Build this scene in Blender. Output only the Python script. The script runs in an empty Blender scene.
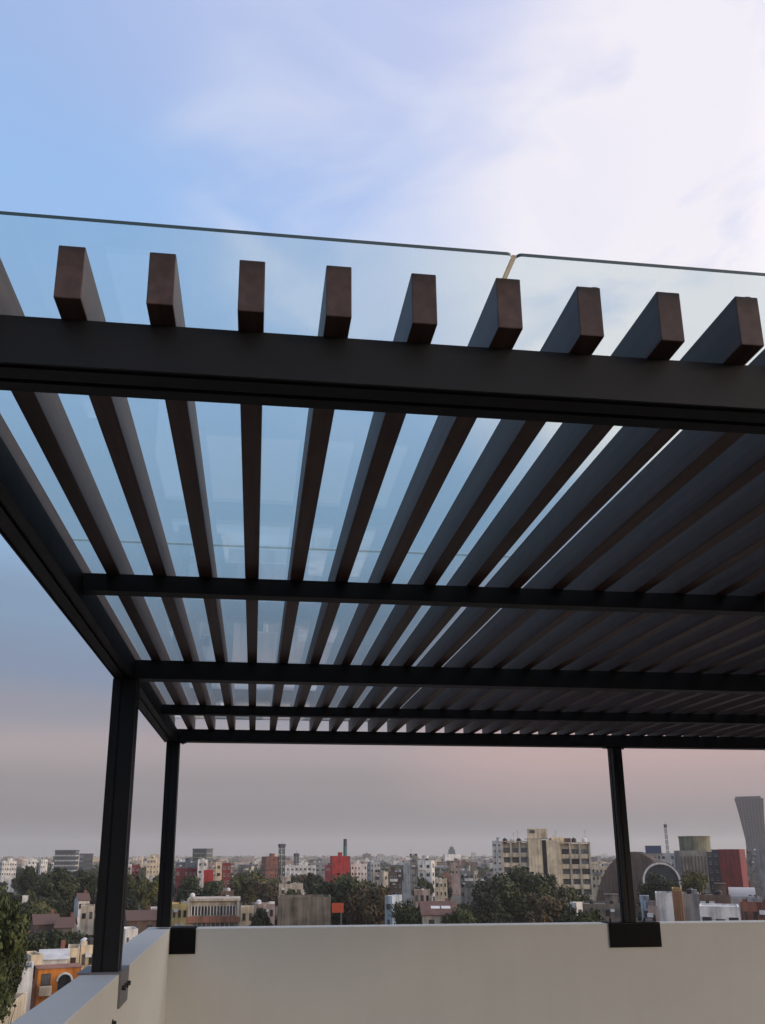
import bpy, bmesh, math, random
from math import sin, cos, pi, radians, atan2, sqrt, tan
from mathutils import Vector, Matrix

S = bpy.context.scene
COL = S.collection
rnd = random.Random(11)

# ---------------------------------------------------------------- camera
FPX, PITCH, YAW, ROLL, CX, CY = 838.79, .2639, .1173, -.0021, -27.6, 115.5
W, H = 765, 1024
CZ = 1.6                       # eye above the terrace floor
GZ = -22.0                     # street level
fw = Vector((sin(YAW)*cos(PITCH), cos(YAW)*cos(PITCH), sin(PITCH)))
r0 = Vector((cos(YAW), -sin(YAW), 0)); u0 = r0.cross(fw)
rt = r0*cos(ROLL) + u0*sin(ROLL); up = u0*cos(ROLL) - r0*sin(ROLL)
cd = bpy.data.cameras.new('camera'); cam = bpy.data.objects.new('camera', cd); COL.objects.link(cam)
cd.sensor_fit = 'VERTICAL'; cd.sensor_height = 36; cd.sensor_width = 36*W/H; cd.lens = FPX/H*36
cd.shift_x = -CX/H; cd.shift_y = CY/H
cd.clip_start = .05; cd.clip_end = 30000
m = Matrix.Identity(4)
for i in range(3):
    m[i][0], m[i][1], m[i][2] = rt[i], up[i], -fw[i]
cam.matrix_world = Matrix.Translation((0, 0, CZ)) @ m
S.camera = cam

def ray(px, py):
    return fw + rt*((px-W/2-CX)/FPX) - up*((py-H/2-CY)/FPX)
def at(px, py, D):
    d = ray(px, py); k = D/sqrt(d.x*d.x+d.y*d.y)
    return Vector((d.x*k, d.y*k, CZ+d.z*k))
def on_z(px, py, z):
    d = ray(px, py); k = (z-CZ)/d.z
    return Vector((d.x*k, d.y*k, z))
def to_px(p):
    v = Vector(p)-Vector((0, 0, CZ)); z = v.dot(fw)
    if z <= 0: return (-9999, -9999)
    return (W/2+CX+FPX*v.dot(rt)/z, H/2+CY-FPX*v.dot(up)/z)

# ---------------------------------------------------------------- materials
def nodes(name):
    m = bpy.data.materials.new(name); m.use_nodes = True
    nt = m.node_tree; return m, nt, nt.nodes['Principled BSDF']
def mat(name, col, rough=.8, var=.15, scale=3., metal=0., bump=0., spec=.5, stretch=None, detail=6, obj_var=0., coat=0.):
    m, nt, b = nodes(name)
    N, Lk = nt.nodes, nt.links
    tc = N.new('ShaderNodeTexCoord'); mp = N.new('ShaderNodeMapping')
    Lk.new(tc.outputs['Object'], mp.inputs['Vector'])
    if stretch: mp.inputs['Scale'].default_value = stretch
    nz = N.new('ShaderNodeTexNoise'); nz.inputs['Scale'].default_value = scale; nz.inputs['Detail'].default_value = detail
    nz.inputs['Roughness'].default_value = .65
    Lk.new(mp.outputs[0], nz.inputs['Vector'])
    cr = N.new('ShaderNodeValToRGB')
    cr.color_ramp.elements[0].position = .3; cr.color_ramp.elements[1].position = .7
    c = Vector(col)
    cr.color_ramp.elements[0].color = (*(c*(1-var)), 1); cr.color_ramp.elements[1].color = (*[min(1, x) for x in c*(1+var)], 1)
    Lk.new(nz.outputs['Fac'], cr.inputs['Fac'])
    out = cr.outputs['Color']
    if obj_var:
        oi = N.new('ShaderNodeObjectInfo'); hs = N.new('ShaderNodeHueSaturation')
        mr = N.new('ShaderNodeMapRange'); mr.inputs['To Min'].default_value = 1-obj_var; mr.inputs['To Max'].default_value = 1+obj_var
        Lk.new(oi.outputs['Random'], mr.inputs['Value']); Lk.new(mr.outputs[0], hs.inputs['Value'])
        Lk.new(out, hs.inputs['Color']); out = hs.outputs['Color']
    Lk.new(out, b.inputs['Base Color'])
    rr = N.new('ShaderNodeMapRange'); rr.inputs['To Min'].default_value = max(0, rough-.1); rr.inputs['To Max'].default_value = min(1, rough+.1)
    Lk.new(nz.outputs['Fac'], rr.inputs['Value']); Lk.new(rr.outputs[0], b.inputs['Roughness'])
    b.inputs['Metallic'].default_value = metal
    b.inputs['Specular IOR Level'].default_value = spec
    b.inputs['Coat Weight'].default_value = coat
    if bump:
        bp = N.new('ShaderNodeBump'); bp.inputs['Strength'].default_value = bump; bp.inputs['Distance'].default_value = .01
        Lk.new(nz.outputs['Fac'], bp.inputs['Height']); Lk.new(bp.outputs[0], b.inputs['Normal'])
    return m

METAL = mat('charcoal_painted_steel', (.0075, .0078, .0085), .55, .25, 9, bump=.04, spec=.2)
METAL2 = mat('bracket_steel', (.006, .006, .0065), .6, .3, 14, spec=.08)
GREYPLATE = mat('grey_bracket_steel', (.11, .11, .12), .5, .2, 10)
BOLT = mat('bolt_steel', (.012, .012, .012), .5, .2, 10)
RUBBER = mat('black_rubber', (.01, .01, .01), .7, .2, 10)

# dark stained wood with streaks along the length and a few stains
def wood():
    m, nt, b = nodes('dark_stained_wood'); N, Lk = nt.nodes, nt.links
    tc = N.new('ShaderNodeTexCoord'); mp = N.new('ShaderNodeMapping'); mp.inputs['Scale'].default_value = (38, 1.6, 38)
    oi = N.new('ShaderNodeObjectInfo'); ad = N.new('ShaderNodeVectorMath'); ad.operation = 'ADD'
    mu = N.new('ShaderNodeMath'); mu.operation = 'MULTIPLY'; mu.inputs[1].default_value = 37
    Lk.new(oi.outputs['Random'], mu.inputs[0]); Lk.new(tc.outputs['Object'], ad.inputs[0]); Lk.new(mu.outputs[0], ad.inputs[1])
    Lk.new(ad.outputs[0], mp.inputs['Vector'])
    n1 = N.new('ShaderNodeTexNoise'); n1.inputs['Scale'].default_value = 1.; n1.inputs['Detail'].default_value = 8; Lk.new(mp.outputs[0], n1.inputs['Vector'])
    n2 = N.new('ShaderNodeTexNoise'); n2.inputs['Scale'].default_value = 14; n2.inputs['Detail'].default_value = 4; Lk.new(ad.outputs[0], n2.inputs['Vector'])
    mx = N.new('ShaderNodeMix'); mx.data_type = 'FLOAT'; mx.inputs[0].default_value = .28
    Lk.new(n1.outputs['Fac'], mx.inputs[2]); Lk.new(n2.outputs['Fac'], mx.inputs[3])
    cr = N.new('ShaderNodeValToRGB'); e = cr.color_ramp.elements
    e[0].position = .34; e[0].color = (.040, .0225, .018, 1); e[1].position = .70; e[1].color = (.080, .048, .040, 1)
    Lk.new(mx.outputs[0], cr.inputs['Fac'])
    hs = N.new('ShaderNodeHueSaturation'); mr = N.new('ShaderNodeMapRange'); mr.inputs['To Min'].default_value = .85; mr.inputs['To Max'].default_value = 1.15
    Lk.new(oi.outputs['Random'], mr.inputs['Value']); Lk.new(mr.outputs[0], hs.inputs['Value']); Lk.new(cr.outputs[0], hs.inputs['Color'])
    Lk.new(hs.outputs[0], b.inputs['Base Color'])
    b.inputs['Roughness'].default_value = .48; b.inputs['Specular IOR Level'].default_value = .26
    bp = N.new('ShaderNodeBump'); bp.inputs['Strength'].default_value = .12; bp.inputs['Distance'].default_value = .004
    Lk.new(mx.outputs[0], bp.inputs['Height']); Lk.new(bp.outputs[0], b.inputs['Normal'])
    return m
WOOD = wood()

def plaster():
    m, nt, b = nodes('painted_plaster'); N, Lk = nt.nodes, nt.links
    tc = N.new('ShaderNodeTexCoord')
    n1 = N.new('ShaderNodeTexNoise'); n1.inputs['Scale'].default_value = 1.3; n1.inputs['Detail'].default_value = 8; n1.inputs['Roughness'].default_value = .7
    Lk.new(tc.outputs['Object'], n1.inputs['Vector'])
    mp = N.new('ShaderNodeMapping'); mp.inputs['Scale'].default_value = (7, 7, .5); Lk.new(tc.outputs['Object'], mp.inputs['Vector'])
    n3 = N.new('ShaderNodeTexNoise'); n3.inputs['Scale'].default_value = 1.; n3.inputs['Detail'].default_value = 5; Lk.new(mp.outputs[0], n3.inputs['Vector'])
    n2 = N.new('ShaderNodeTexNoise'); n2.inputs['Scale'].default_value = 90; n2.inputs['Detail'].default_value = 5; Lk.new(tc.outputs['Object'], n2.inputs['Vector'])
    mx = N.new('ShaderNodeMix'); mx.data_type = 'FLOAT'; mx.inputs[0].default_value = .35
    Lk.new(n1.outputs['Fac'], mx.inputs[2]); Lk.new(n3.outputs['Fac'], mx.inputs[3])
    cr = N.new('ShaderNodeValToRGB'); e = cr.color_ramp.elements
    e[0].position = .3; e[0].color = (.485, .485, .46, 1); e[1].position = .7; e[1].color = (.53, .53, .502, 1)
    Lk.new(mx.outputs[0], cr.inputs['Fac']); Lk.new(cr.outputs[0], b.inputs['Base Color'])
    b.inputs['Roughness'].default_value = .9
    bp = N.new('ShaderNodeBump'); bp.inputs['Strength'].default_value = .35; bp.inputs['Distance'].default_value = .004
    Lk.new(n2.outputs['Fac'], bp.inputs['Height']); Lk.new(bp.outputs[0], b.inputs['Normal'])
    return m
PLASTER = plaster()

def glass_mat():
    m = bpy.data.materials.new('clear_glass'); m.use_nodes = True; nt = m.node_tree; N, Lk = nt.nodes, nt.links
    N.clear()
    out = N.new('ShaderNodeOutputMaterial'); mix = N.new('ShaderNodeMixShader')
    tr = N.new('ShaderNodeBsdfTransparent'); tr.inputs[0].default_value = (.935, .975, .968, 1)
    gl = N.new('ShaderNodeBsdfGlossy'); gl.inputs['Roughness'].default_value = .012; gl.inputs['Color'].default_value = (.93, .97, 1, 1)
    fr = N.new('ShaderNodeFresnel'); ge = N.new('ShaderNodeNewGeometry')
    mr = N.new('ShaderNodeMapRange'); mr.inputs['To Min'].default_value = 1.5; mr.inputs['To Max'].default_value = 1/1.5
    Lk.new(ge.outputs['Backfacing'], mr.inputs['Value']); Lk.new(mr.outputs[0], fr.inputs['IOR'])
    # dried dust on the pane
    tc = N.new('ShaderNodeTexCoord'); nz = N.new('ShaderNodeTexNoise'); nz.inputs['Scale'].default_value = 2.2; nz.inputs['Detail'].default_value = 9
    nz.inputs['Roughness'].default_value = .7; Lk.new(tc.outputs['Object'], nz.inputs['Vector'])
    d = N.new('ShaderNodeMapRange'); d.inputs['From Min'].default_value = .45; d.inputs['From Max'].default_value = .8
    d.inputs['To Min'].default_value = .004; d.inputs['To Max'].default_value = .05; Lk.new(nz.outputs['Fac'], d.inputs['Value'])
    df = N.new('ShaderNodeBsdfTranslucent'); df.inputs[0].default_value = (.6, .62, .62, 1)
    mx2 = N.new('ShaderNodeMixShader')
    Lk.new(fr.outputs[0], mix.inputs[0]); Lk.new(tr.outputs[0], mix.inputs[1]); Lk.new(gl.outputs[0], mix.inputs[2])
    Lk.new(d.outputs[0], mx2.inputs[0]); Lk.new(mix.outputs[0], mx2.inputs[1]); Lk.new(df.outputs[0], mx2.inputs[2])
    Lk.new(mx2.outputs[0], out.inputs['Surface'])
    return m
GLASS = glass_mat()
GLASS_EDGE = mat('green_glass_edge', (.03, .055, .055), .25, .2, 12)
def seal(name, c, t):
    m = bpy.data.materials.new(name); m.use_nodes = True; nt = m.node_tree; N, Lk = nt.nodes, nt.links; N.clear()
    out = N.new('ShaderNodeOutputMaterial'); mx = N.new('ShaderNodeMixShader'); mx.inputs[0].default_value = t
    a = N.new('ShaderNodeBsdfTransparent'); a.inputs[0].default_value = (*c, 1); b = N.new('ShaderNodeBsdfTranslucent')
    tc = N.new('ShaderNodeTexCoord'); nz = N.new('ShaderNodeTexNoise'); nz.inputs['Scale'].default_value = 60; Lk.new(tc.outputs['Object'], nz.inputs['Vector'])
    cr = N.new('ShaderNodeValToRGB'); cr.color_ramp.elements[0].color = (*[x*.75 for x in c], 1); cr.color_ramp.elements[1].color = (*c, 1)
    Lk.new(nz.outputs['Fac'], cr.inputs['Fac']); Lk.new(cr.outputs[0], b.inputs[0])
    Lk.new(a.outputs[0], mx.inputs[1]); Lk.new(b.outputs[0], mx.inputs[2]); Lk.new(mx.outputs[0], out.inputs['Surface']); return m
GLASS_SIDE = seal('ground_glass_edge', (.78, .84, .82), .35)
SILICONE = seal('clear_tan_silicone', (.74, .64, .52), .6)

# ---------------------------------------------------------------- mesh helpers
def bx(bm, x0, x1, y0, y1, z0, z1, mi=0):
    vs = [bm.verts.new(p) for p in ((x0,y0,z0),(x1,y0,z0),(x1,y1,z0),(x0,y1,z0),(x0,y0,z1),(x1,y0,z1),(x1,y1,z1),(x0,y1,z1))]
    for f in ((3,2,1,0),(4,5,6,7),(0,1,5,4),(1,2,6,5),(2,3,7,6),(3,0,4,7)):
        bm.faces.new([vs[i] for i in f]).material_index = mi
def prism(bm, prof, a, b, axis, mi=0):
    """extrude a closed 2D profile between a and b along axis ('X': prof=(y,z), 'Y': prof=(x,z), 'Z': prof=(x,y))"""
    def P(p, t):
        return {'X': (t, p[0], p[1]), 'Y': (p[0], t, p[1]), 'Z': (p[0], p[1], t)}[axis]
    A = [bm.verts.new(P(p, a)) for p in prof]; B = [bm.verts.new(P(p, b)) for p in prof]
    n = len(prof); fs = []
    for i in range(n):
        fs.append(bm.faces.new((A[i], A[(i+1) % n], B[(i+1) % n], B[i])))
    fs.append(bm.faces.new(A[::-1])); fs.append(bm.faces.new(B))
    for f in fs: f.material_index = mi
    bmesh.ops.recalc_face_normals(bm, faces=fs)
def cyl(bm, p, r, h, n=12, r2=None, mi=0, axis='Z'):
    mt = Matrix.Translation(p)
    if axis == 'X': mt = mt @ Matrix.Rotation(pi/2, 4, 'Y')
    if axis == 'Y': mt = mt @ Matrix.Rotation(-pi/2, 4, 'X')
    mt = mt @ Matrix.Translation((0, 0, h/2))
    g = bmesh.ops.create_cone(bm, cap_ends=True, segments=n, radius1=r, radius2=r if r2 is None else r2, depth=h, matrix=mt)
    for v in g['verts']:
        for f in v.link_faces: f.material_index = mi
def tube(bm, a, b, ra, rb, n=6):
    a, b = Vector(a), Vector(b); d = (b-a)
    q = d.to_track_quat('Z', 'Y').to_matrix().to_4x4()
    bmesh.ops.create_cone(bm, cap_ends=True, segments=n, radius1=ra, radius2=rb, depth=d.length, matrix=Matrix.Translation((a+b)/2) @ q)
def obj(name, bm, mats, parent=None, bevel=0, smooth=False):
    me = bpy.data.meshes.new(name); bm.to_mesh(me); bm.free()
    if not isinstance(mats, (list, tuple)): mats = [mats]
    for k in mats: me.materials.append(k)
    if smooth:
        for p in me.polygons: p.use_smooth = True
    o = bpy.data.objects.new(name, me); COL.objects.link(o)
    if parent: o.parent = parent
    if bevel:
        b = o.modifiers.new('bevel', 'BEVEL'); b.width = bevel; b.segments = 2; b.limit_method = 'ANGLE'
    return o
def inst(name, me, parent, loc, rotz=0, sc=None):
    o = bpy.data.objects.new(name, me); COL.objects.link(o); o.parent = parent
    o.location = loc; o.rotation_euler[2] = rotz
    if sc: o.scale = sc
    return o
USED = set()
def tag(o, label, cat, group=None):
    o['label'] = label; o['category'] = cat; USED.add(label)
    if group: o['group'] = group
    return o
def empty(name, loc=(0, 0, 0), rz=0):
    o = bpy.data.objects.new(name, None); COL.objects.link(o); o.location = loc; o.rotation_euler[2] = rz
    o.empty_display_size = .2
    return o
def new(): return bmesh.new()

# ================================================================= PERGOLA
HB, WB, HS = .1128, .1168, .0735
Y1, Y2, Y3, Y4, Y5 = 1.6307, 3.3559, 4.9534, 6.4908, 7.8015
RX, RS, RW, RH, RYF = -.0657, .1889, .0557, .1274, 1.5576
XS = -.8397
ZB = CZ+1.0; ZT = ZB+HB                   # beam underside / top
XR = 7.62                                   # right-hand end of the frame
WT = CZ-.6196                               # parapet top
WI, WO = -.6934, -.9007                     # left parapet faces
per = empty('pergola', (0, 0, 0))
tag(per, 'dark steel pergola with wooden rafters under a glass roof above the terrace', 'pergola')

def groove_profile(y0, y1, z0, z1, g=.010):
    w = y1-y0
    return [(y0, z0), (y0, z1), (y1, z1), (y1, z0), (y0+w*.68, z0), (y0+w*.68, z0+g), (y0+w*.55, z0+g), (y0+w*.55, z0),
            (y0+w*.18, z0), (y0+w*.18, z0+g*.6), (y0+w*.06, z0+g*.6), (y0+w*.06, z0)]
bm = new(); prism(bm, groove_profile(Y1, Y1+WB, ZB, ZT), XS+WB+.001, XR-WB-.001, 'X'); obj('beam', bm, METAL, per)
for y, w, z0 in ((Y2, HS, ZT-HS), (Y3, .098, ZB), (Y4, HS, ZT-HS), (Y5, .12, ZB)):
    bm = new(); bx(bm, XS+WB+.001, XR-WB-.001, y, y+w, z0, ZT); obj('beam', bm, METAL, per, bevel=.003)
for x0 in (XS, XR-WB):
    bm = new(); prism(bm, groove_profile(x0, x0+WB, ZB, ZT), Y1, Y5+.12, 'Y'); obj('side_beam', bm, METAL, per)

def post(x, y, w, d, zb, bracket):
    px_ = [(x, y), (x+w*.34, y), (x+w*.34, y+.008), (x+w*.42, y+.008), (x+w*.42, y), (x+w, y), (x+w, y+d*.4), (x+w-.008, y+d*.4),
           (x+w-.008, y+d*.55), (x+w, y+d*.55), (x+w, y+d), (x, y+d), (x, y+d*.55), (x+.008, y+d*.55), (x+.008, y+d*.4), (x, y+d*.4)]
    bm = new(); prism(bm, px_, zb+.012, ZB-.006, 'Z'); p = obj('post', bm, METAL, per)
    lo = .055 if x > 1 else 0; hi = 0 if bracket != 'back' else .055
    bm = new(); bx(bm, x-lo, x+w+hi, y+.01, y+d-.01, ZB-.0058, ZB-.0005); obj('cap_plate', bm, METAL2, p)
    for s in ([x-.03] if lo else [])+([x+w+.03] if hi else []):
        bm = new(); cyl(bm, (s, y+d*.3, ZB-.022), .009, .016, 8); obj('bolt', bm, BOLT, p)
    if bracket == 'wall':       # folded plate over the parapet beside the terrace
        bm = new(); bx(bm, WO-.012, WI+.012, y-.02, y+.28, zb, zb+.0115); obj('base_plate', bm, GREYPLATE, p)
        bm = new(); bx(bm, WI+.001, WI+.012, y-.02, y+.28, zb-.17, zb-.0005); k = obj('side_plate', bm, GREYPLATE, p)
        for yy in (.04, .13, .22):
            bm = new(); cyl(bm, (WI+.0125, y+yy, zb-.075), .013, .02, 8, axis='X'); obj('bolt', bm, BOLT, k)
    return p
post(-.8436, Y3, .138, .138, WT, 'wall')
post(-.8136, Y5+.02, .115, .12, WT, 'back')
post(3.4316, Y5+.01, .093, .12, WT, 'back')
post(XR-.13, Y5+.01, .13, .12, WT, 'back')
post(-.8436, Y1-.0, .138, .11, WT, 'front')
# wall brackets under the two back posts
def back_bracket(x0, x1, zt, zb, bolts):
    bm = new(); bx(bm, x0, x1, Y5-.0135, Y5-.0015, zb, zt); o = obj('bracket', bm, METAL2, per, bevel=.002)
    bm = new(); bx(bm, x0, x1, Y5-.0135, Y5+.17, WT+.0005, WT+.010)
    obj('base_plate', bm, METAL2, o)
    for b in bolts:
        bm = new(); cyl(bm, (b, Y5+.06, WT+.0095), .012, .035, 8); obj('bolt', bm, BOLT, o)
back_bracket(3.252, 3.742, WT-.002, WT-.205, (3.30, 3.63))
back_bracket(-.689, -.470, WT-.002, WT-.205, ())

# rafters: one mesh, own object each
bm = new(); bx(bm, 0, RW, RYF, Y5+.22, 0, RH)
r_me = None
n0, n1 = -4, int((XR-RW-RX)/RS)
rafters = []
for n in range(n0, n1+1):
    if r_me is None:
        o = obj('rafter', bm, WOOD, per, bevel=.0022); r_me = o
    else:
        o = r_me.copy(); COL.objects.link(o); o.parent = per
    o.location = (RX+n*RS+rnd.uniform(-.001, .001), rnd.uniform(-.004, .004), ZT+.0008)
    rafters.append(o)
# small rubber setting blocks between rafters and glass
GT = ZT+RH+.006
bm = new(); bx(bm, 0, .012, 0, .03, 0, .0048); pad = obj('spacer', bm, RUBBER, rafters[3])
pad.location = (.03, RYF+.03, RH+.0002)
for k in (8, 10, 13, 17, 22):
    if k < len(rafters):
        q = pad.copy(); COL.objects.link(q); q.parent = rafters[k]; q.location = (.02+.01*(k % 3), RYF+.006, RH+.0002)

# glass roof: panels with rounded corners, joints along the rafters and one across
YG = 1.4885
jx = on_z(515, 256, GT).x; jy = on_z(258, 548, GT).y
def panel(x0, x1, y0, y1, th=.0085, r=.012):
    pts = []
    for cx, cy, a0 in ((x1-r, y0+r, -90), (x1-r, y1-r, 0), (x0+r, y1-r, 90), (x0+r, y0+r, 180)):
        for k in range(5):
            a = radians(a0+k*22.5); pts.append((cx+r*cos(a), cy+r*sin(a)))
    bm = new(); prism(bm, pts, GT, GT+th, 'Z')
    for f in bm.faces:
        nn = f.normal; c = f.calc_center_median()
        f.material_index = 0 if abs(nn.z) > .5 else (1 if (abs(nn.y) > .5 and c.y < YG+.05) or (abs(nn.x) > .5 and (c.x < XS or c.x > XR)) or c.y > Y5+.2 else 2)
    return obj('glass_panel', bm, [GLASS, GLASS_EDGE, GLASS_SIDE], per)
pwid = 1.75
xs = [jx-pwid+.06]
xe = [XS-.03, jx, jx+pwid, jx+2*pwid, jx+3*pwid, XR+.03]
xe = [e for i, e in enumerate(xe) if i in (0, 1, 5) or e < XR-.4]
ye = [YG, jy, jy+2.3, Y5+.26]
for i in range(len(xe)-1):
    for j in range(len(ye)-1):
        gx = .0045
        panel(xe[i]+(gx if i else 0), xe[i+1]-gx, ye[j]+(.0008 if j else 0), ye[j+1]-.0008)
# silicone bead in the joints that run along the rafters
for e in xe[1:-1]:
    bm = new(); bx(bm, e-.0042, e+.0042, YG+.006, Y5+.25, GT+.0005, GT+.0075); obj('joint_bead', bm, SILICONE, per)

# ================================================================= TERRACE
bm = new(); bx(bm, WO, 9.5, -6, Y5+.20, -.3, 0)
terr = obj('terrace_floor', bm, mat('terrace_tiles', (.06, .05, .045), .7, .15, 5)); terr['kind'] = 'structure'
def wall(name, x0, x1, y0, y1, z0, z1, label):
    bm = new(); bx(bm, x0, x1, y0, y1, z0, z1)
    return tag(obj(name, bm, PLASTER, bevel=.006), label, 'parapet wall')
wall('parapet_wall', WO, WI, -6, Y5-.001, .002, WT, 'pale plastered parapet running along the left edge of the terrace')
wall('parapet_wall', WO, 9.5, Y5, Y5+.20, .002, WT, 'beige plastered parapet across the far end of the terrace')
bm = new(); cyl(bm, (WI+.0005, 4.80, WT-.215), .010, .02, 8, axis='X'); cyl(bm, (WI+.0005, 4.80, WT-.215), .018, .004, 12, axis='X')
tag(obj('wall_bolt', bm, BOLT), 'small dark bolt head sticking out of the left parapet', 'bolt')
# the block of flats the terrace crowns
BW = mat('render_wall', (.42, .40, .37), .9, .12, .6)
b0 = empty('apartment_block', (4, 1, GZ)); tag(b0, 'apartment block directly below the pergola carrying the terrace', 'building')
bm = new(); bx(bm, WO-4+.02, 5.48, -7, Y5+.18-1, 0, -.302-GZ); obj('wall', bm, BW, b0)

# ================================================================= CITY KIT
def lin(c):  # sRGB 0-255 to linear
    return tuple(((x/255+.055)/1.055)**2.4 if x > 10 else x/255/12.92 for x in c)
PAL = {}
def wallmat(key, col, var=.14):
    if key not in PAL:
        m, nt, b = nodes(key+'_facade'); N, Lk = nt.nodes, nt.links
        tc = N.new('ShaderNodeTexCoord')
        n1 = N.new('ShaderNodeTexNoise'); n1.inputs['Scale'].default_value = .35; n1.inputs['Detail'].default_value = 8; Lk.new(tc.outputs['Object'], n1.inputs['Vector'])
        mp = N.new('ShaderNodeMapping'); mp.inputs['Scale'].default_value = (1.6, 1.6, .12); Lk.new(tc.outputs['Object'], mp.inputs['Vector'])
        n2 = N.new('ShaderNodeTexNoise'); n2.inputs['Scale'].default_value = 1.; n2.inputs['Detail'].default_value = 6; Lk.new(mp.outputs[0], n2.inputs['Vector'])
        mx = N.new('ShaderNodeMix'); mx.data_type = 'FLOAT'; mx.inputs[0].default_value = .55
        Lk.new(n1.outputs['Fac'], mx.inputs[2]); Lk.new(n2.outputs['Fac'], mx.inputs[3])
        cr = N.new('ShaderNodeValToRGB'); e = cr.color_ramp.elements
        c = Vector(col)
        e[0].position = .36; e[0].color = (*(c*(1-var*2.2)), 1); e[1].position = .6; e[1].color = (*c*(1+var*.4), 1) if False else (*[min(1, q) for q in c*(1+var*.4)], 1)
        Lk.new(mx.outputs[0], cr.inputs['Fac']); Lk.new(cr.outputs[0], b.inputs['Base Color']); b.inputs['Roughness'].default_value = .9
        PAL[key] = m
    return PAL[key]
COLS = {'white': (.74, .71, .66), 'cream': (.68, .56, .39), 'beige': (.50, .43, .34), 'grey': (.27, .265, .26), 'brown': (.15, .10, .075),
        'terracotta': (.28, .13, .085), 'orange': (.62, .21, .03), 'pink': (.40, .30, .26), 'red': (.40, .028, .024), 'ochre': (.45, .31, .12),
        'pale_grey': (.42, .42, .42), 'dark_grey': (.09, .09, .10), 'brick': (.25, .10, .07), 'pale_blue': (.42, .48, .55), 'maroon': (.22, .035, .035),
        'slate': (.10, .115, .14), 'olive': (.22, .21, .14), 'stone': (.17, .145, .115), 'yellow': (.58, .45, .18), 'concrete': (.26, .245, .22)}
def wm(k): return wallmat(k, COLS[k], .32 if k in ('stone', 'concrete', 'brick') else .24)
WGLASS = mat('window_glass', (.075, .075, .075), .15, .5, .8, spec=.6, obj_var=.85)
WGLASS2 = mat('tinted_curtain_glass', (.06, .075, .09), .15, .3, .3, spec=.8)
FRAME_L = mat('pale_window_frame', (.45, .44, .42), .6, .1, 3)
FRAME_D = mat('dark_window_frame', (.05, .045, .04), .6, .1, 3)
ROOF_G = mat('grey_roof_felt', (.20, .195, .19), .9, .35, .5)
ROOF_R = mat('red_roof_coating', (.13, .07, .055), .9, .3, .5)
ROOF_W = mat('white_roof_paint', (.5, .5, .49), .85, .25, .5)
TILE = mat('clay_roof_tiles', (.11, .06, .045), .85, .3, 2.5)
TANK_B = mat('black_plastic', (.02, .02, .02), .5, .1, 3); TANK_W = mat('white_tank', (.6, .6, .6), .5, .1, 3)
ANT = mat('galvanised_mast', (.16, .16, .17), .5, .2, 3, metal=.3)
SHEET = mat('corrugated_sheet', (.34, .34, .34), .5, .3, 6, stretch=(6, .3, .3))

def shared(name, build, mats, cache={}):
    if name not in cache:
        bm = new(); build(bm); me = bpy.data.meshes.new(name); bm.to_mesh(me); bm.free()
        for k in mats: me.materials.append(k)
        cache[name] = me
    return cache[name]
def w_build(frac=.08, mull=1, sill=True):
    def b(bm):   # unit window 1 x 1, facing -Y, origin at centre bottom; a reveal, frame and mullions
        f = frac
        bx(bm, -.5+f, .5-f, -.02, .05, f, 1-f, 1)                 # pane
        bx(bm, -.5, -.5+f, -.07, .05, 0, 1, 0); bx(bm, .5-f, .5, -.07, .05, 0, 1, 0)
        bx(bm, -.5+f, .5-f, -.07, .05, 0, f, 0); bx(bm, -.5+f, .5-f, -.07, .05, 1-f, 1, 0)
        for i in range(mull):
            x = -.5+(i+1)/(mull+1); bx(bm, x-.02, x+.02, -.05, -.021, f, 1-f, 0)
        if sill: bx(bm, -.56, .56, -.16, -.071, -.07, 0, 0)
    return b
WIN_L = lambda: shared('window_pale', w_build(), [FRAME_L, WGLASS])
WIN_D = lambda: shared('window_dark', w_build(.06, 2), [FRAME_D, WGLASS])
WIN_WIDE = lambda: shared('window_wide', w_build(.05, 4), [FRAME_L, WGLASS])
WIN_PLAIN = lambda: shared('window_plain', w_build(.03, 0, False), [FRAME_D, WGLASS])

def tank(p, x, y, z, kind, r=.6, h=1.3):
    def b(bm):
        cyl(bm, (0, 0, 0), .5, .75, 14); cyl(bm, (0, 0, .75), .5, .18, 14, r2=.22); cyl(bm, (0, 0, .93), .14, .07, 10)
    o = inst('water_tank', shared('water_tank_'+kind, b, [TANK_B if kind == 'black' else TANK_W]), p, (x, y, z), 0, (2*r, 2*r, h))
    return o
def antenna(p, x, y, z, h):
    bm = new(); tube(bm, (0, 0, 0), (0, 0, h), .05, .03, 5)
    for k in range(3): tube(bm, (-.5+.1*k, 0, h-.15-.35*k), (.5-.1*k, 0, h-.15-.35*k), .02, .02, 4)
    o = obj('antenna', bm, ANT, p); o.location = (x, y, z)

LM2 = []
FOOT = []    # plan footprints (x, y, radius)
LM = []      # things trees and infill houses are described against: (phrase, x0, x1, ytop, ybot, D)
def facade(root, w, d, h, floors, cols, side, win, ww, wh, z0=1.0, fh=None, skip=()):
    """side: 0 front (-Y), 1 right (+X), 2 left (-X)"""
    fh = fh or (h-z0)/floors
    L_ = w if side == 0 else d
    for r in range(floors):
        for c in range(cols):
            if (r, c) in skip: continue
            if side == 0 and floors > 1 and cols > 2 and rnd.random() < .1: continue
            kx, kz = rnd.choice([1, 1, 1, .7, 1.25]), rnd.choice([1, 1, .8])
            u = (c+.5)/cols*L_-L_/2
            z = z0+r*fh
            if side == 0: loc, a = (u, -d/2-.0, z), 0
            elif side == 1: loc, a = (w/2, u, z), pi/2
            else: loc, a = (-w/2, u, z), -pi/2
            o = inst('window', win, root, loc, a, (ww*kx, 1, wh*kz))
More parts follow.
